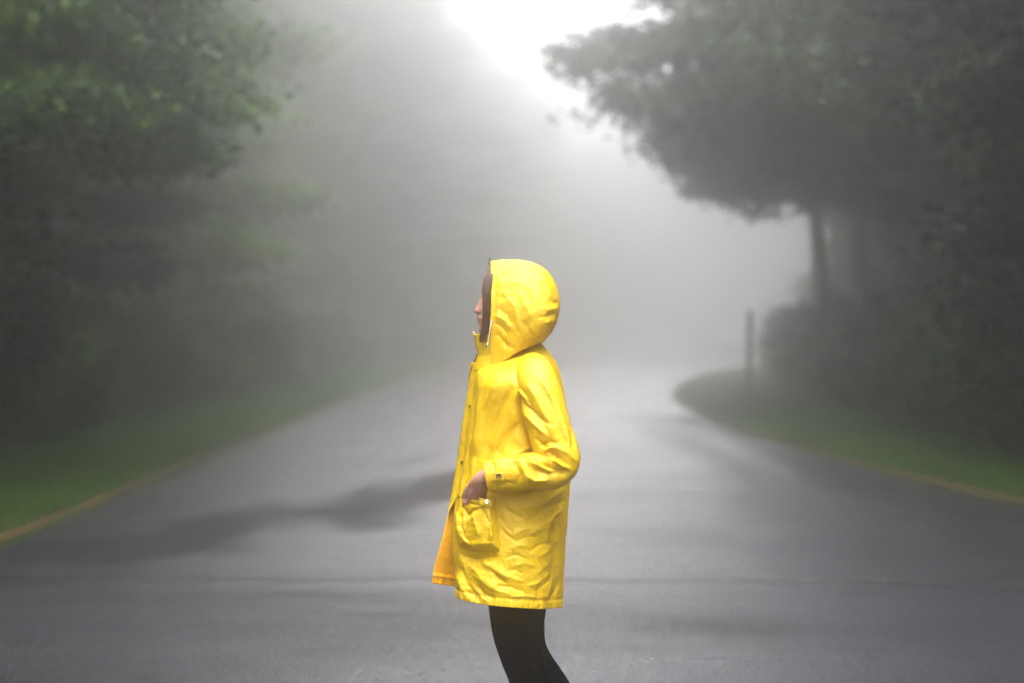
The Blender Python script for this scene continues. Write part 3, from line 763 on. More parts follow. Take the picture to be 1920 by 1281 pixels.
# the far side gets folds of its own kind
G = crinkle(G, nrm_sign, 5.0, 14, 2.0, 3, 1.0, (1 - near) * np.clip((yy_ - 700) / 100, 0, 1))
G = crinkle(G, nrm_sign, .9, 44, 1.5, 11, 2.0, np.clip((yy_ - 900) / 80, .15, 1), rot=.25)
G = crinkle(G, nrm_sign, 1.0, 62, 1.8, 23, 1.0, np.clip((yy_ - 840) / 80, .3, 1), rot=-.4)
# stitched hem puckers
v_ = np.linspace(0, 1, NR)[:, None]
G += grid_normals(G) * nrm_sign * ((-.0025 * np.exp(-((v_ - .968) / .006) ** 2)) + .0014 * np.sin(ph * 330 + 2 * np.sin(ph * 70))[None, :] * np.clip((v_ - .95) / .03, 0, 1))[..., None]
coat = on_coat(cloth_obj('coat_body', G, [M_yel, M_lin], None, .002, flip=(nrm_sign < 0)))
COATG = G

# button placket of the far front, lapped over the near front and facing out
npl, mpl = 130, 16
PL = np.zeros((npl, mpl, 3))
for i in range(npl):
    yq = 680 + (962 - 680) * i / (npl - 1)
    xf_ = float(smooth_interp(yq, ROWS[:, 0], ROWS[:, 2])); xn_ = float(smooth_interp(yq, ROWS[:, 0], ROWS[:, 1]))
    on_ = float(smooth_interp(yq, ROWS[:, 0], ROWS[:, 5])); of_ = float(smooth_interp(yq, ROWS[:, 0], ROWS[:, 6]))
    shut = np.clip((955 - yq) / 70, 0, 1); wpl = (5 + 13 * shut) * np.clip((966 - yq) / 22, .1, 1)
    for j in range(mpl):
        q = j / (mpl - 1)
        x = xf_ - 1.2 + wpl * q
        o_ = of_ - .004 - (.055 * q ** .75) * (.35 + .65 * shut) - .0015 * math.sin(yq * .16 + q * 2) * q
        PL[i, j] = P(x, yq, o_)
PL = crinkle(PL, -1, 1.0, 50, 1.2, 91, 1.0, 1, rot=.3)
sp_ = 1 if grid_normals(PL)[60, 8, 1] < 0 else -1
on_coat(cloth_obj('placket', PL, [M_yel, M_lin], None, .002, flip=(sp_ < 0)))

kd_pts = COATG[:, :].reshape(-1, 3); kd_near = kd_pts[kd_pts[:, 1] < D0 - .005]
kx, ky = proj(kd_near)
KD = KDTree(len(kd_near))
for i, (a_, b_) in enumerate(zip(kx, ky)): KD.insert((a_, b_, 0), i)
KD.balance()
def coat_off(px, py):
    r_ = KD.find_n((px, py, 0), 4)
    return float(np.mean([kd_near[i][1] for _, i, _ in r_])) - D0

# ---------------------------------------------------------------- sleeves
def sleeve(path, sgn, strokes, ns=110, nl=230):
    """path rows: px, py, offset, in-plane half width (photo px), half thickness (m)"""
    A = catmull(np.array(path, float), nl)
    C_ = np.array([P(a[0], a[1], sgn * a[2]) for a in A])
    T = np.gradient(C_, axis=0); T /= np.linalg.norm(T, axis=1)[:, None]
    Yv = np.array([0, 1.0, 0])
    U = np.cross(T, Yv); U /= np.linalg.norm(U, axis=1)[:, None]; Wv = np.cross(U, T)
    hw = A[:, 3] / FPX * C_[:, 1]; ht = A[:, 4]
    an = np.linspace(0, math.tau, ns, endpoint=False)
    ca, sa = np.cos(an), np.sin(an)
    ca = np.sign(ca) * np.abs(ca) ** .9; sa = np.sign(sa) * np.abs(sa) ** .9
    Gs = C_[:, None] + U[:, None] * (hw[:, None] * ca[None])[..., None] + Wv[:, None] * (ht[:, None] * sa[None])[..., None]
    return Gs
SL = [(1000, 690, -.105, 26, .050), (1003, 706, -.150, 37, .058), (1012, 735, -.185, 40, .060), (1022, 775, -.205, 41, .060), (1033, 815, -.218, 42, .060),
      (1042, 843, -.225, 42, .060), (1048, 862, -.230, 40, .060), (1045, 876, -.234, 36, .060), (1030, 883, -.238, 35, .060),
      (1005, 883, -.242, 35, .058), (975, 886, -.245, 34, .055), (945, 889, -.245, 33, .051), (914, 894, -.240, 30, .046)]
SS = [
    (-5, 4, [(1012, 838), (1030, 828), (1050, 834)]), (6, 5, [(1016, 846), (1040, 838), (1066, 852), (1078, 868)]), (-6, 4, [(1018, 852), (1040, 853), (1054, 862)]),
    (5, 4, [(1020, 862), (1042, 868), (1060, 880)]), (-4.5, 3.5, [(1026, 840), (1036, 848), (1050, 862), (1070, 874)]), (-5, 4, [(1010, 870), (1038, 880), (1070, 884)]),
    (6, 6, [(985, 866), (1010, 872), (1040, 890)]), (-6, 6, [(1000, 880), (1030, 888), (1068, 886)]), (6, 5, [(985, 888), (1000, 900), (1030, 900)]),
    (-4, 4, [(990, 858), (1015, 868), (1035, 878)]), (3.5, 3, [(1034, 862), (1050, 872), (1072, 882)]),
    (5, 6, [(985, 715), (1005, 745), (1028, 790), (1040, 830)]), (-4, 5, [(975, 725), (998, 765), (1018, 805)]), (5, 5, [(980, 770), (1002, 795), (1030, 822)]),
    (-5, 4, [(982, 762), (1000, 772), (1020, 790), (1040, 800)]), (-3.5, 4, [(1020, 730), (1038, 765), (1052, 810), (1062, 840)]), (4, 5, [(1030, 725), (1048, 765), (1062, 810), (1070, 850)]),
    (4, 5, [(1000, 700), (1025, 730), (1042, 770), (1055, 820)]), (-4, 4, [(972, 742), (980, 756), (996, 770)]), (3, 3, [(970, 728), (980, 742), (992, 752)]),
    (-3, 3, [(1068, 790), (1074, 815), (1076, 845)]), (-3, 3.5, [(1000, 820), (1012, 830), (1030, 845)]),
    (-4, 5, [(965, 865), (975, 890), (968, 915)]), (4, 6, [(978, 868), (985, 892), (992, 908)]), (3, 5, [(920, 868), (950, 862), (985, 866)]),
    (-3, 4, [(930, 915), (950, 905), (970, 912)]), (-2.5, 2.5, [(925, 866), (928, 890), (934, 920)]),
]
def build_sleeve(sgn, strokes):
    Gs = sleeve(SL, sgn, strokes)
    nn = grid_normals(Gs); cen = Gs.mean(1, keepdims=True)
    so = 1 if ((Gs - cen) * nn).sum(2).mean() > 0 else -1
    near_ = np.clip((cen[..., 1] - Gs[..., 1]) / .02 + .6, 0, 1) if sgn > 0 else 1
    # elliptical bag: bunch the cloth behind the elbow
    if sgn > 0: Gs = fold(Gs, strokes, so, near_)
    xs, ys = proj(Gs.reshape(-1, 3)); xs = xs.reshape(Gs.shape[:2])
    Gs = crinkle(Gs, so, 2.0, 26, 2.2, 31 + sgn, 1.0, 1, rot=-1.0)
    Gs = crinkle(Gs, so, 1.2, 48, 2.0, 41 + sgn, 2.0, np.clip((xs - 985) / 60, .3, 1), rot=-.7)
    nl = Gs.shape[0]; vv = np.linspace(0, 1, nl)[:, None]
    Gs += grid_normals(Gs) * so * (-.002 * np.exp(-((vv - .955) / .006) ** 2))[..., None]
    return Gs, so
Gn, so = build_sleeve(1, SS)
on_coat(cloth_obj('sleeve', Gn, [M_yel, M_lin], None, .002, wrap=True, flip=(so < 0)))
Gf, so2 = build_sleeve(-1, SS)
on_coat(cloth_obj('sleeve', Gf, [M_yel, M_lin], None, .002, wrap=True, flip=(so2 < 0)))

# ---------------------------------------------------------------- hood and collar
ns_, nt_ = 110, 120
To = catmull(np.array([(919, 490), (930, 488), (945, 487), (965, 487), (985, 489), (1004, 494), (1026, 508), (1042, 533), (1049.5, 560), (1048, 588), (1037, 618), (1020, 640)], float), ns_)
Bo = catmull(np.array([(920, 684), (936, 682), (950, 673), (964, 664), (977, 657), (989, 652), (999, 648), (1006, 646), (1012, 644), (1016, 643), (1019, 641), (1020, 640)], float), ns_)
sv = np.linspace(0, 1, ns_)
hwid = smooth_interp(sv, [0, .12, .3, .5, .68, .82, .93, 1.0], [.094, .108, .122, .128, .120, .094, .055, .004])
tt = np.linspace(-1, 1, nt_ * 2 - 1)
H_ = np.zeros((ns_, len(tt), 3))
for i in range(ns_):
    for j, q in enumerate(tt):
        aq = abs(q); ang = aq * math.radians(118)
        g_ = (1 - math.cos(ang)) / (1 - math.cos(math.radians(118)))
        g_ = g_ * .55 + aq ** 1.7 * .45
        of_ = hwid[i] * min(1.0, math.sin(min(ang, math.pi / 2)) ** .8) * (1 - (.16 + .22 * sv[i]) * max(0, (aq - .6) / .4) ** 1.4)
        x = To[i, 0] + (Bo[i, 0] - To[i, 0]) * g_; y = To[i, 1] + (Bo[i, 1] - To[i, 1]) * g_
        # pinch at the drawcord and a gentle front curve
        if i < 40: x += (1 - i / 40) * (2.0 * math.sin(aq * math.pi) - 1.5 * math.exp(-((y - 603) / 9) ** 2))
        xx = (x - 960) / 627.0; zz = CAMH + (HZ - y) / 627.0
        H_[i, j] = (xx, D0 + of_ * (-1 if q < 0 else 1), zz)
nn = grid_normals(H_); so3 = 1 if nn[60, 60, 1] < 0 else -1
HS = [(-4, 5, [(925, 604), (940, 612), (952, 628)]), (3.5, 6, [(925, 590), (945, 600), (965, 622)]), (4, 9, [(940, 545), (965, 575), (975, 620)]), (-4, 8, [(930, 575), (950, 590), (960, 612)]),
      (-3.5, 6, [(985, 540), (995, 565), (1003, 585)]), (3.5, 7, [(972, 545), (985, 572), (1000, 600)]), (-4.5, 6, [(1030, 560), (1040, 568), (1048, 566)]), (-4.5, 6, [(1008, 596), (1025, 594), (1042, 588)]),
      (4, 6, [(1015, 580), (1032, 580), (1046, 578)]), (3, 5, [(1020, 606), (1032, 603), (1042, 598)]), (-3, 6, [(935, 520), (955, 512), (975, 514)]), (3, 7, [(930, 535), (955, 528), (980, 532)]),
      (-3, 5, [(940, 640), (955, 650), (965, 655)]), (3, 8, [(990, 612), (1005, 625), (1012, 635)]), (-3, 7, [(975, 600), (990, 615), (1000, 632)]), (-3, 5, [(938, 556), (948, 560), (960, 553)]),
      (-2.2, 3, [(926, 500), (928, 560), (928, 600)]), (3, 4, [(935, 560), (932, 580), (934, 600)]), (-3.5, 5, [(930, 625), (945, 640), (952, 655)]),
      (3, 6, [(1005, 520), (1022, 530), (1038, 548)]), (-2.5, 5, [(995, 522), (1010, 535), (1025, 552)])]
nearh = np.clip((D0 - H_[..., 1]) / .03, 0, 1)
H_ = fold(H_, HS, so3, nearh, 1.0)
H_ = crinkle(H_, so3, .9, 15, 2.0, 61, 1.0, .35 + .65 * (1 - nearh), rot=-.6)
H_ = crinkle(H_, so3, .9, 34, 2.6, 67, 2.0, 1, rot=.9)
# rear rows bunch in folds towards the nape
sb = np.clip((sv - .7) / .3, 0, 1)[:, None]
H_ += grid_normals(H_) * so3 * (.003 * np.sin(np.abs(tt)[None, :] * 22 + 1.5 * np.sin(sv * 30)[:, None]) * sb * (1 - sb))[..., None] * 2
on_coat(cloth_obj('hood', H_, [M_yel, M_lin], None, .002, flip=(so3 < 0)))

# stand collar open at the front: arcs from the near side round the throat to the far side
nk, nh = 60, 36
K_ = np.zeros((nh, nk, 3))
for i in range(nh):
    v = i / (nh - 1)
    xf_ = 887.5 + 6.5 * min(v / .55, 1) - 7 * max(0, (v - .6) / .4); y0 = 620 + 74 * v
    for j in range(nk):
        q = -1 + 2 * j / (nk - 1); aq = abs(q)
        x = xf_ + (958 - xf_) * (aq ** 1.9) ; of_ = (.070 + .02 * v) * math.sin(aq * math.pi / 2) ** .8 * (1 if q > 0 else -1)
        y = y0 + 15 * (1 - v) * aq ** .8 + 3 * math.sin(aq * 9) * (1 - v)
        K_[i, j] = ((x - 960) / 627., D0 + of_, CAMH + (HZ - y) / 627.)
K_ = crinkle(K_, 1, 2.5, 24, 1.5, 71, 1.0, 1, rot=1.2)
nn = grid_normals(K_); so4 = 1 if nn[15, 5, 1] < 0 else -1
on_coat(cloth_obj('collar', K_, [M_yel, M_lin], None, .0025, flip=(so4 < 0)))

# ---------------------------------------------------------------- pocket with its flap tab
npx, npy = 90, 90
Q_ = np.zeros((npy, npx, 3)); POUT = [(863, 936), (927, 938), (938, 1028), (858, 1022)]
for i in range(npy):
    v = i / (npy - 1)
    for j in range(npx):
        s_ = j / (npx - 1)
        lx = 863 + (-9 * math.sin(v * math.pi * .9)) * 1.0 - 5 * v ** 2 + 6 * v ** 6; rx = 928 + 9 * v
        yt = 934 + 6 * math.sin(s_ * math.pi) - 2 * s_; yb = 1026 + 10 * math.sin(s_ * 2.6)
        x = lx + (rx - lx) * s_; y = yt + (yb - yt) * v
        base = min(coat_off(x, y), coat_off(max(x, 884), y) + .012)
        rim = min(s_, 1 - s_) ** .5 * 1.41
        bulge = .016 * min(1, 6 * min(s_, 1 - s_, 1.0 - v)) + .036 * math.sin(s_ * math.pi) ** .7 * (1 - .55 * v) * min(1, (1 - v) * 7) ** .7 * .8
        Q_[i, j] = P(x, y, base - .004 - bulge)
sq = 1 if grid_normals(Q_)[45, 45, 1] < 0 else -1
PS = [(4, 8, [(880, 950), (890, 975), (900, 1010)]), (-4, 5, [(868, 950), (875, 965), (890, 955)]), (-4, 6, [(870, 975), (885, 960), (905, 950)]), (3.5, 5, [(912, 958), (918, 985), (922, 1015)]),
      (-3.5, 4, [(905, 955), (912, 970), (920, 985)]), (-3, 5, [(865, 990), (870, 1008), (885, 1022)]), (3, 5, [(860, 1000), (878, 1020), (900, 1028)]), (-2.5, 3, [(868, 941), (890, 947), (905, 945)]),
      (3, 4, [(858, 960), (858, 985), (862, 1005)]), (-3, 3, [(864, 962), (864, 985), (868, 1005)])]
Q_ = fold(Q_, PS, sq, 1.0); Q_ = crinkle(Q_, sq, 1.2, 45, 1.5, 81, 1.0, 1, rot=.8)
on_coat(cloth_obj('pocket', Q_, [M_yel, M_lin], None, .002, flip=(sq < 0)))

QF = Q_[:, ::-1].copy(); QF[..., 1] = 2 * D0 - QF[..., 1] + .004
on_coat(cloth_obj('pocket', QF, [M_yel, M_lin], None, .002, flip=((1 if grid_normals(QF)[45, 45, 1] > 0 else -1) < 0)))

def patch_strip(name, pts, lift, mat, thick=.003):
    """small stitched strip of cloth lying on a surface: pts = rows of (px, py, off)"""
    n0 = len(pts); m0 = len(pts[0]); Gp = np.array([[P(*p) for p in r] for r in pts])
    return on_coat(cloth_obj(name, Gp, [mat, mat], None, thick, flip=False))

def disc(name, c, axis_, r_, h_, mat, parent_fn, ring=True):
    """press stud: domed disc with a rim"""
    prof = [(0, h_ * .55), (r_ * .35, h_ * .6), (r_ * .55, h_ * .5), (r_ * .66, h_ * .75), (r_ * .8, h_), (r_ * .95, h_ * .8), (r_, h_ * .3), (r_, -h_)]
    ax = Vector(axis_).normalized(); q = ax.to_track_quat('Z', 'Y').to_matrix()
    V = []; k = 20
    for (rr_, z_) in prof:
        for j in range(k):
            a_ = j * math.tau / k
            V.append(np.array(q @ Vector((rr_ * math.cos(a_), rr_ * math.sin(a_), z_))) + c)
    o = link(name, raw_mesh(name, np.array(V), grid_faces(len(prof), k, True), [mat], True))
    return parent_fn(o)

def arm_off(px, py):
    f = Gn.reshape(-1, 3); x, y = proj(f); m = np.hypot(x - px, y - py) < 6
    return float(f[m][:, 1].min()) - D0
# cuff tab and its stud
oc = arm_off(934, 893)
rows = []
for v in np.linspace(0, 1, 8):
    r_ = []
    for s_ in np.linspace(0, 1, 10):
        x = 922 + 23 * s_; y = 884 + 18 * v + 3 * s_ * (1 - v); 
        r_.append((x, y, arm_off(x, y) - .004))
    rows.append(r_)
patch_strip('cuff_tab', rows, 0, M_yel)
disc('snap', P(935, 893, oc - .0075), (-.05, -1, .05), .0080, .003, M_brass, on_coat)
# pocket flap tab and its bright stud
def pocket_off(px, py):
    f = Q_.reshape(-1, 3); x, y = proj(f); m = np.hypot(x - px, y - py) < 8
    return (float(f[m][:, 1].min()) - D0) if m.any() else coat_off(px, py)
rows = []
for v in np.linspace(0, 1, 8):
    r_ = []
    for s_ in np.linspace(0, 1, 10):
        x = 899 + 24 * s_; y = 934 + 13 * v + 5 * s_ - 5 * (1 - s_) * v * 0
        r_.append((x, y, pocket_off(908, 945) - .003 - .002 * math.sin(s_ * 3.1)))
    rows.append(r_)
patch_strip('pocket_tab', rows, 0, M_yel)
disc('snap', P(913, 941, pocket_off(908, 945) - .008), (-.1, -1, .35), .0072, .003, M_silver, on_coat)
# studs down the front opening, on the far flap
def far_off(py, col):
    j = np.argmin(np.abs(yy_[:, col] - py)); return COATG[j, col]
for py in (765, 870):
    i = int((py - 680) / (962 - 680) * (npl - 1)); c = PL[i, 9]
    disc('snap', c + np.array([-.001, -.003, 0]), (-.45, -1, .1), .0055, .0022, M_brass, on_coat)
c = far_off(1050, NC - 22); disc('snap', c + np.array([0, -.004, 0]), (-.1, -1, 0), .0052, .0022, M_brass, on_coat)
# drawcord: two hanging ends and a toggle
for sg in (-1, 1):
    pth = [P(922, 603, sg * .100), P(919, 615, sg * .104), P(917, 630, sg * .103), P(914.5, 645, sg * .100)]
    V, F = tube(catmull(np.array(pth), 24), np.full(24, .0017), 8)
    cd = on_coat(link('drawcord', raw_mesh('drawcord', V, F, [M_cord], True)))
    pth = [P(914.5, 643, sg * .100), P(914, 648, sg * .100), P(913.5, 654, sg * .099)]
    V, F = tube(catmull(np.array(pth), 14), .0045 * np.sin(np.linspace(.5, 2.7, 14)), 12)
    on_coat(link('toggle', raw_mesh('toggle', V, F, [M_brass if sg > 0 else M_silver], True)))
    disc('eyelet', P(921, 603, sg * .101), (0, sg, 0), .004, .0015, M_silver, on_coat)

# ---------------------------------------------------------------- legs, boots
def limb(path, ns=24, nl=70):
    A = catmull(np.array(path, float), nl)
    C_ = A[:, :3]; T = np.gradient(C_, axis=0); T /= np.linalg.norm(T, axis=1)[:, None]
    Yv = np.array([0, 1.0, 0]); U = np.cross(T, Yv); U /= np.linalg.norm(U, axis=1)[:, None]; Wv = np.cross(U, T)
    an = np.linspace(0, math.tau, ns, endpoint=False)
    return C_[:, None] + U[:, None] * (A[:, 3][:, None] * np.cos(an)[None])[..., None] + Wv[:, None] * (A[:, 4][:, None] * np.sin(an)[None])[..., None]
def capped(Gl, bm_):
    nl, ns, _ = Gl.shape; vs = [bm_.verts.new(p) for p in Gl.reshape(-1, 3)]
    for f in grid_faces(nl, ns, True): bm_.faces.new([vs[i] for i in f])
    bm_.faces.new([vs[i] for i in range(ns)][::-1]); bm_.faces.new([vs[(nl - 1) * ns + i] for i in range(ns)])
def px(x): return (x - 960) / 627.0
def pz(y): return CAMH + (HZ - y) / 627.0
def leg_path(sg, g=0.0):
    """sg -1 near leg (weight on it), +1 far leg trailing behind"""
    o_ = sg * .085
    if sg < 0:
        r = [(972, 1000, .098), (971, 1070, .092), (970, 1130, .085), (971, 1180, .074), (978, 1225, .061), (987, 1255, .056), (996, 1290, .055), (1003, 1340, .056), (1006, 1400, .046), (1006, 1460, .037), (1006, 1510, .034)]
    else:
        r = [(970, 1000, .098), (970, 1070, .090), (973, 1130, .080), (979, 1180, .070), (988, 1225, .060), (1004, 1256, .056), (1028, 1290, .055), (1062, 1345, .055), (1092, 1395, .045), (1118, 1440, .037), (1138, 1478, .034)]
    return [(px(a), D0 + o_ * (1 - .15 * i / 10), pz(b), c - g, c * (1.0 if i < 5 else .95) - g) for i, (a, b, c) in enumerate(r)]
def voxel_obj(name, bm_, vox, mats, smooth_it=6, parent_fn=None):
    me = bpy.data.meshes.new(name + '_src'); bm_.to_mesh(me); bm_.free()
    o = link(name, me)
    m = o.modifiers.new('r', 'REMESH'); m.mode = 'VOXEL'; m.voxel_size = vox; m.use_smooth_shade = True
    m2 = o.modifiers.new('s', 'CORRECTIVE_SMOOTH' if False else 'SMOOTH'); m2.factor = .5; m2.iterations = smooth_it
    dg = bpy.context.evaluated_depsgraph_get(); dg.update()
    me2 = bpy.data.meshes.new_from_object(o.evaluated_get(dg)); me2.name = name
    o.modifiers.clear(); o.data = me2; bpy.data.meshes.remove(me)
    me2.materials.clear()
    for mt in mats: me2.materials.append(mt)
    me2.polygons.foreach_set('use_smooth', np.ones(len(me2.polygons), dtype=bool))
    return parent_fn(o) if parent_fn else o
bm = bmesh.new()
capped(limb(leg_path(-1)), bm); capped(limb(leg_path(1)), bm)
hip = [(px(968), D0, pz(860), .105, .15), (px(968), D0, pz(930), .115, .165), (px(972), D0, pz(1000), .118, .172), (px(972), D0, pz(1050), .09, .15)]
capped(limb(hip, 28, 24), bm)
voxel_obj('leggings', bm, .007, [M_blk], 5, under_person)

def boot(c, tilt, nm):
    bm_ = bmesh.new()
    rings = [(.0, .30, .052, .050), (0, .22, .050, .048), (0, .12, .046, .044), (-.005, .08, .050, .044)]
    R_ = Matrix.Translation(Vector(c)) @ Matrix.Rotation(tilt, 4, 'Y')
    Gl = []
    for (x, z, a_, b_) in rings[:3] + [(-.02, .07, .065, .042), (-.035, .035, .10, .046), (-.04, .02, .125, .049), (-.04, .0, .130, .050)]:
        Gl.append([R_ @ Vector((x + a_ * math.cos(t_) , b_ * math.sin(t_) * (1 - .12 * math.cos(t_)), z)) for t_ in np.linspace(0, math.tau, 24, endpoint=False)])
    capped(np.array(Gl), bm_)
    bmesh.ops.subdivide_edges(bm_, edges=bm_.edges, cuts=1, use_grid_fill=True, smooth=.4)
    bmesh.ops.recalc_face_normals(bm_, faces=bm_.faces)
    me = bpy.data.meshes.new(nm); bm_.to_mesh(me); bm_.free(); me.materials.append(M_boot)
    me.polygons.foreach_set('use_smooth', np.ones(len(me.polygons), dtype=bool))
    under_person(link(nm, me))
boot((px(1008), D0 - .075, .022), 0, 'boot')
boot((px(1150), D0 + .075, .085), .55, 'boot')

# ---------------------------------------------------------------- body: one continuous surface
bm = bmesh.new()
for sg in (-1, 1): capped(limb(leg_path(sg, .010)), bm)
torso = [(px(972), D0, pz(1050), .08, .13), (px(972), D0, pz(1000), .108, .160), (px(970), D0, pz(930), .098, .145), (px(966), D0, pz(860), .086, .125), (px(966), D0, pz(790), .096, .135),
         (px(968), D0, pz(740), .098, .142), (px(972), D0, pz(705), .085, .150), (px(970), D0, pz(682), .062, .105), (px(966), D0, pz(664), .052, .060), (px(962), D0, pz(640), .052, .052), (px(958), D0, pz(600), .055, .055)]
capped(limb(torso, 36, 90), bm)
for sg in (-1, 1):
    arm = [(*P(992, 705, sg * .125), .042, .042), (*P(1006, 730, sg * .165), .044, .042), (*P(1026, 790, sg * .200), .040, .040), (*P(1044, 850, sg * .222), .036, .036),
           (*P(1036, 876, sg * .234), .036, .036), (*P(1000, 884, sg * .240), .036, .035), (*P(960, 888, sg * .240), .030, .029), (*P(922, 891, sg * .232), .024, .022), (*P(905, 897, sg * .228), .023, .020)]
    capped(limb(arm, 20, 80), bm)
    # hand: back of the hand turned outwards, knuckles down in the pocket
    def ho(x, y, lift): return sg * -(coat_off(x, y) - lift)
    k0, k1 = ho(891, 928, .020), ho(888, 948, .016)
    hand = [(*P(912, 893, sg * .228), .023, .020), (*P(902, 903, sg * .224), .026, .017), (*P(894, 920, .5 * (k0 + sg * .222)), .031, .015), (*P(890, 936, k0), .034, .014), (*P(888, 948, k1), .033, .012)]
    capped(limb(hand, 24, 36), bm)
    for k, (dx, ln, bend) in enumerate(((-18, .92, 0), (-6.5, 1.03, 2), (5, .98, 3), (16, .8, 4))):
        x0, y0 = 888 + dx * .82, 944 + abs(dx) * .12
        f = [(*P(x0, y0 - 8, k1), .0092, .0092), (*P(x0 - 1 + dx * .05, y0 + 14 * ln, ho(x0, y0 + 14, .013)), .0088, .0088), (*P(x0 + 1 + dx * .08, y0 + 30 * ln, ho(x0, y0 + 30, .012)), .0082, .0080),
             (*P(x0 + 4 + dx * .1, y0 + 44 * ln, ho(x0, y0 + 44, .010)), .0074, .0072), (*P(x0 + 6 + dx * .1, y0 + 50 * ln, ho(x0, y0 + 50, .010)), .004, .004)]
        capped(limb(f, 12, 26), bm)
    th = [(*P(890, 908, sg * .200), .013, .012), (*P(878, 920, .5 * (sg * .2 + ho(872, 925, .016))), .0125, .012), (*P(871, 934, ho(871, 934, .014)), .0105, .010), (*P(867, 948, ho(867, 948, .012)), .0095, .009), (*P(866, 958, ho(866, 958, .012)), .005, .005)]
    capped(limb(th, 12, 26), bm)
    for dx in (-12, -3, 6, 14):                            # tendons on the back of the hand
        tn = [(*P(903 + dx * .2, 898, sg * .2405), .0025, .0025), (*P(894 + dx * .7, 920, .5 * (k0 + sg * .222) + sg * .0135), .0036, .003), (*P(888 + dx, 944, k1 + sg * .011), .0045, .004)]
        capped(limb(tn, 8, 16), bm)
# head: horizontal rings; front follows the face profile on the midline and falls back at the sides
prof_y = [489, 497, 510, 525, 538, 545, 550, 556, 563, 570, 577, 582, 585, 588, 590, 594, 597, 599.5, 602, 605, 609, 615, 621, 627, 633, 640]
prof_x = [945, 922, 910, 905.5, 904, 903, 904.5, 903, 899, 895, 891, 888, 888, 891, 896, 895.5, 894, 896.5, 895.5, 896, 899.5, 898, 896.5, 898, 904, 920]
base_x = [945, 924, 912, 907.5, 906, 905.5, 907.5, 908, 907.5, 907, 906, 905, 904.5, 904, 904, 902, 901, 901.5, 901.5, 902, 903.5, 902, 901, 902, 907, 922]
back_x = [985, 1003, 1016, 1024, 1028, 1029, 1030, 1030, 1029, 1028, 1027, 1026, 1025, 1024, 1023, 1021, 1019, 1017, 1015, 1012, 1008, 1003, 999, 996, 994, 992]
halfw =  [.026, .050, .066, .073, .0755, .076, .076, .0755, .0745, .073, .0715, .0705, .0695, .069, .068, .067, .066, .065, .064, .062, .060, .056, .051, .045, .038, .030]
prof_w = [.9, .6, .5, .4, .35, .3, .22, .18, .17, .17, .19, .22, .22, .20, .18, .3, .34, .34, .34, .34, .34, .34, .34, .4, .5, .6]
ny_ = 90; na = 96
ys_ = np.linspace(489, 640, ny_)
fp, fb, bk, hw_, pw = [np.interp(ys_, prof_y, q) for q in (prof_x, base_x, back_x, halfw, prof_w)]
HD = np.zeros((ny_, na, 3))
for i in range(ny_):
    cx = .55 * fb[i] + .45 * bk[i]
    for j in range(na):
        a_ = j * math.tau / na; c, s_ = math.cos(a_), math.sin(a_)      # a_=0 faces forward (-x)
        off = hw_[i] * (abs(s_) ** .92) * (1 if s_ >= 0 else -1)
        x = cx - (cx - fb[i]) * c if c > 0 else cx + (bk[i] - cx) * (-c)
        if c > 0:
            wv = math.exp(-(off / (hw_[i] * pw[i] + .0005)) ** 2)
            x += (fp[i] - fb[i]) * wv
            # eye sockets and cheeks
            x += 4.5 * math.exp(-((abs(off) - .031) / .013) ** 2 - ((ys_[i] - 552) / 7.5) ** 2)
            x -= 2.0 * math.exp(-((abs(off) - .036) / .016) ** 2 - ((ys_[i] - 574) / 10) ** 2)
            x -= 1.4 * math.exp(-((abs(off) - .009) / .005) ** 2 - ((ys_[i] - 585) / 4.5) ** 2)   # nostril wings
        HD[i, j] = (px(x), D0 + off, pz(ys_[i]))
capped(HD, bm)
bmesh.ops.recalc_face_normals(bm, faces=bm.faces)
voxel_obj('body', bm, .0032, [M_skin, M_lip], 3, under_person)
body = bpy.data.objects['body']
# lips take their own tone
me = body.data; co = np.empty(len(me.polygons) * 3); me.polygons.foreach_get('center', co); co = co.reshape(-1, 3)
X0 = proj(np.stack([co[:, 0], np.full(len(co), D0), co[:, 2]], -1))
lip = (np.abs(X0[1] - 598.5) < 4.6 * (1 - ((co[:, 1] - D0) / .026) ** 2)) & (X0[0] < 906)
me.polygons.foreach_set('material_index', lip.astype(np.int32)); me.update()

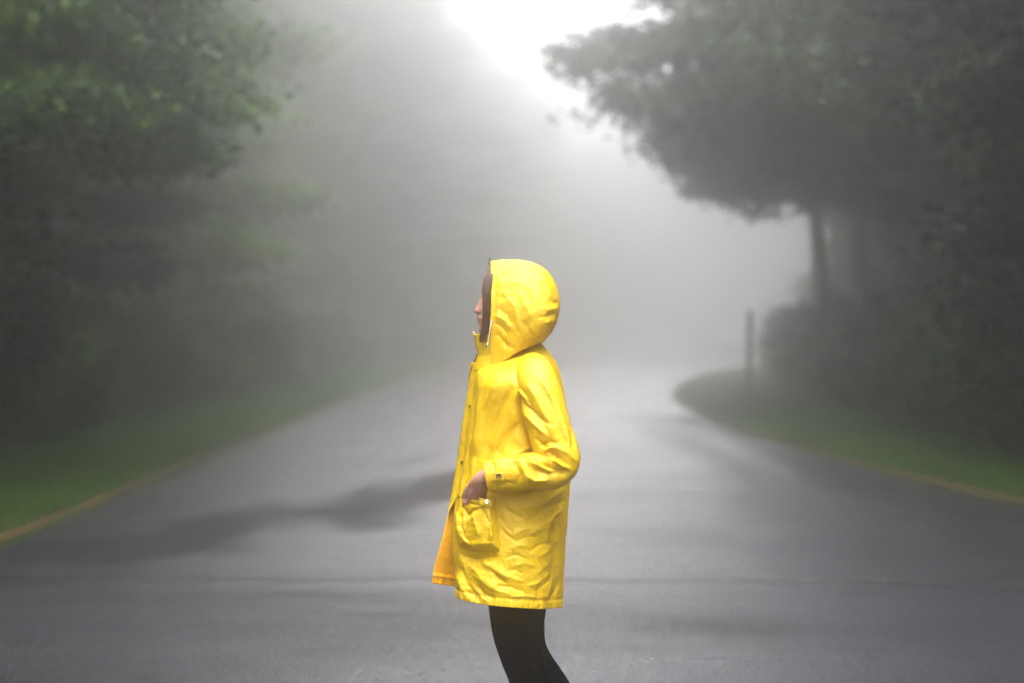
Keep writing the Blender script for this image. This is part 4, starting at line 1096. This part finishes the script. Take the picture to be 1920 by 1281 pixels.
# eyes, lids with lashes, brows
for sg in (-1, 1):
    cE = np.array([px(916.0), D0 + sg * .030, pz(551)])
    bm = bmesh.new(); bmesh.ops.create_uvsphere(bm, u_segments=24, v_segments=16, radius=.0118, matrix=Matrix.Translation(Vector(cE)))
    me = bpy.data.meshes.new('eye'); bm.to_mesh(me); bm.free(); me.materials.append(M_eyew); me.materials.append(M_iris)
    for p in me.polygons:
        p.use_smooth = True
        if (p.center - Vector(cE)).normalized().dot(Vector((-1, 0, -.05))) > .9: p.material_index = 1
    under_person(link('eye', me))
    # lids: two shells of skin that leave a narrow opening
    for up in (1, -1):
        Lg = []
        for a_ in np.linspace(-1.25, 1.25, 22):
            row = []
            for b_ in np.linspace(.26 if up > 0 else .34, 1.5, 12):
                e_ = b_ * up + (.0 if up > 0 else 0)
                row.append(cE + .0128 * np.array([-math.cos(a_) * math.cos(e_), math.sin(a_) * math.cos(e_), math.sin(e_)]))
            Lg.append(row)
        Lg = np.array(Lg); gz = 1 if (grid_normals(Lg)[11, 5] @ (Lg[11, 5] - cE)) > 0 else -1
        under_person(cloth_obj('eyelid', Lg, [M_skin], None, .0008, flip=(gz < 0)))
    ac = Acc()
    for k in range(26):                                   # brow hairs
        s_ = k / 25; c = np.array([px(905.0 + 5.5 * s_ ** 2), D0 + sg * (.014 + .034 * s_), pz(543.5 - 3 * math.sin(s_ * 2.6))])
        ac.add(*tube(np.stack([c, c + [-.0006, sg * .004, .0022], c + [.0005, sg * .009, .0024]]), [.0011, .0009, .0003], 4))
    under_person(link('eyebrow', ac.mesh('eyebrow', [M_brow])))
    ac = Acc()
    for k in range(22):                                   # lashes
        s_ = (k / 21 - .5) * 2; c = cE + np.array([-.0112 * math.cos(s_ * .9), sg * .0112 * math.sin(s_ * .9), .0028 * (1 - s_ * s_)])
        d = (c - cE) / np.linalg.norm(c - cE)
        ac.add(*tube(np.stack([c, c + d * .004 + [0, 0, -.0005], c + d * .0075 + [0, 0, .0022]]), [.0007, .0006, .0002], 4))
    under_person(link('eyelashes', ac.mesh('eyelashes', [M_brow])))

# hair: long strands leaving the parting and falling inside the hood edge
rng = np.random.default_rng(8)
ac = Acc()
def strand(pts, r_):
    p = catmull(np.array(pts), 16); p[1:-1] += rng.normal(size=(14, 3)) * .0006
    rr_ = r_ * np.sin(np.linspace(.45, math.pi * .97, 16)) ** .6
    ac.add(*tube(p, rr_, 5))
for sg in (-1, 1):
    for k in range(420):
        f = rng.random(); g_ = rng.normal() * .5; e = rng.random()
        x0 = 921 + 10 * f; xm = 905.5 + 14 * f + 1.0 * g_; xl_ = 905.5 + 13 * f; xe = 899.5 + 10 * f ** 1.3 + 2.0 * g_
        ye = 644 - 22 * f * e - 10 * e
        strand([P(x0 + 14, 494, sg * .012), P(x0 - 3, 500 + 3 * e, sg * (.030 + .008 * e)), P(xm + 4, 518 + 4 * e, sg * (.056 + .012 * f)), P(xm, 548, sg * (.073 + .009 * f)),
                P(xl_, 580, sg * (.077 + .008 * f)), P(xl_ - 1.5, 608, sg * (.074 + .010 * f)), P(xe, ye, sg * (.070 + .012 * f))], .0011)
for k in range(260):                                      # scalp layer under the hood, swept back
    a_ = rng.random() * math.pi; s_ = rng.random()
    c = [P(921 + 8 * s_, 500 + 2 * rng.random(), .03 * math.cos(a_)), P(945 + 8 * s_, 494.5 + 1.5 * rng.random(), .035 * math.cos(a_)), P(982, 499, .045 * math.cos(a_)), P(1012, 522, .05 * math.cos(a_)), P(1024, 570, .045 * math.cos(a_))]
    strand(c, .0014)
for k in range(10):                                       # flyaways
    s_ = rng.random()
    strand([P(920, 500, -.02), P(919 - 3 * s_, 493, -.02 + .02 * s_), P(921 - 3 * s_, 485 - 4 * s_, -.02 + .03 * s_)], .0004)
for k in range(26):                                       # one lock slipping out over the coat front
    s_ = rng.random() * 3
    strand([P(899 + s_, 655, -.02), P(890 + s_, 676, -.02), P(882.5 + s_ * .7, 695, -.012), P(879.5 + s_ * .6, 712, -.008), P(880 + s_, 726, -.006)], .0006)
under_person(link('hair', ac.mesh('hair', [M_hair])))
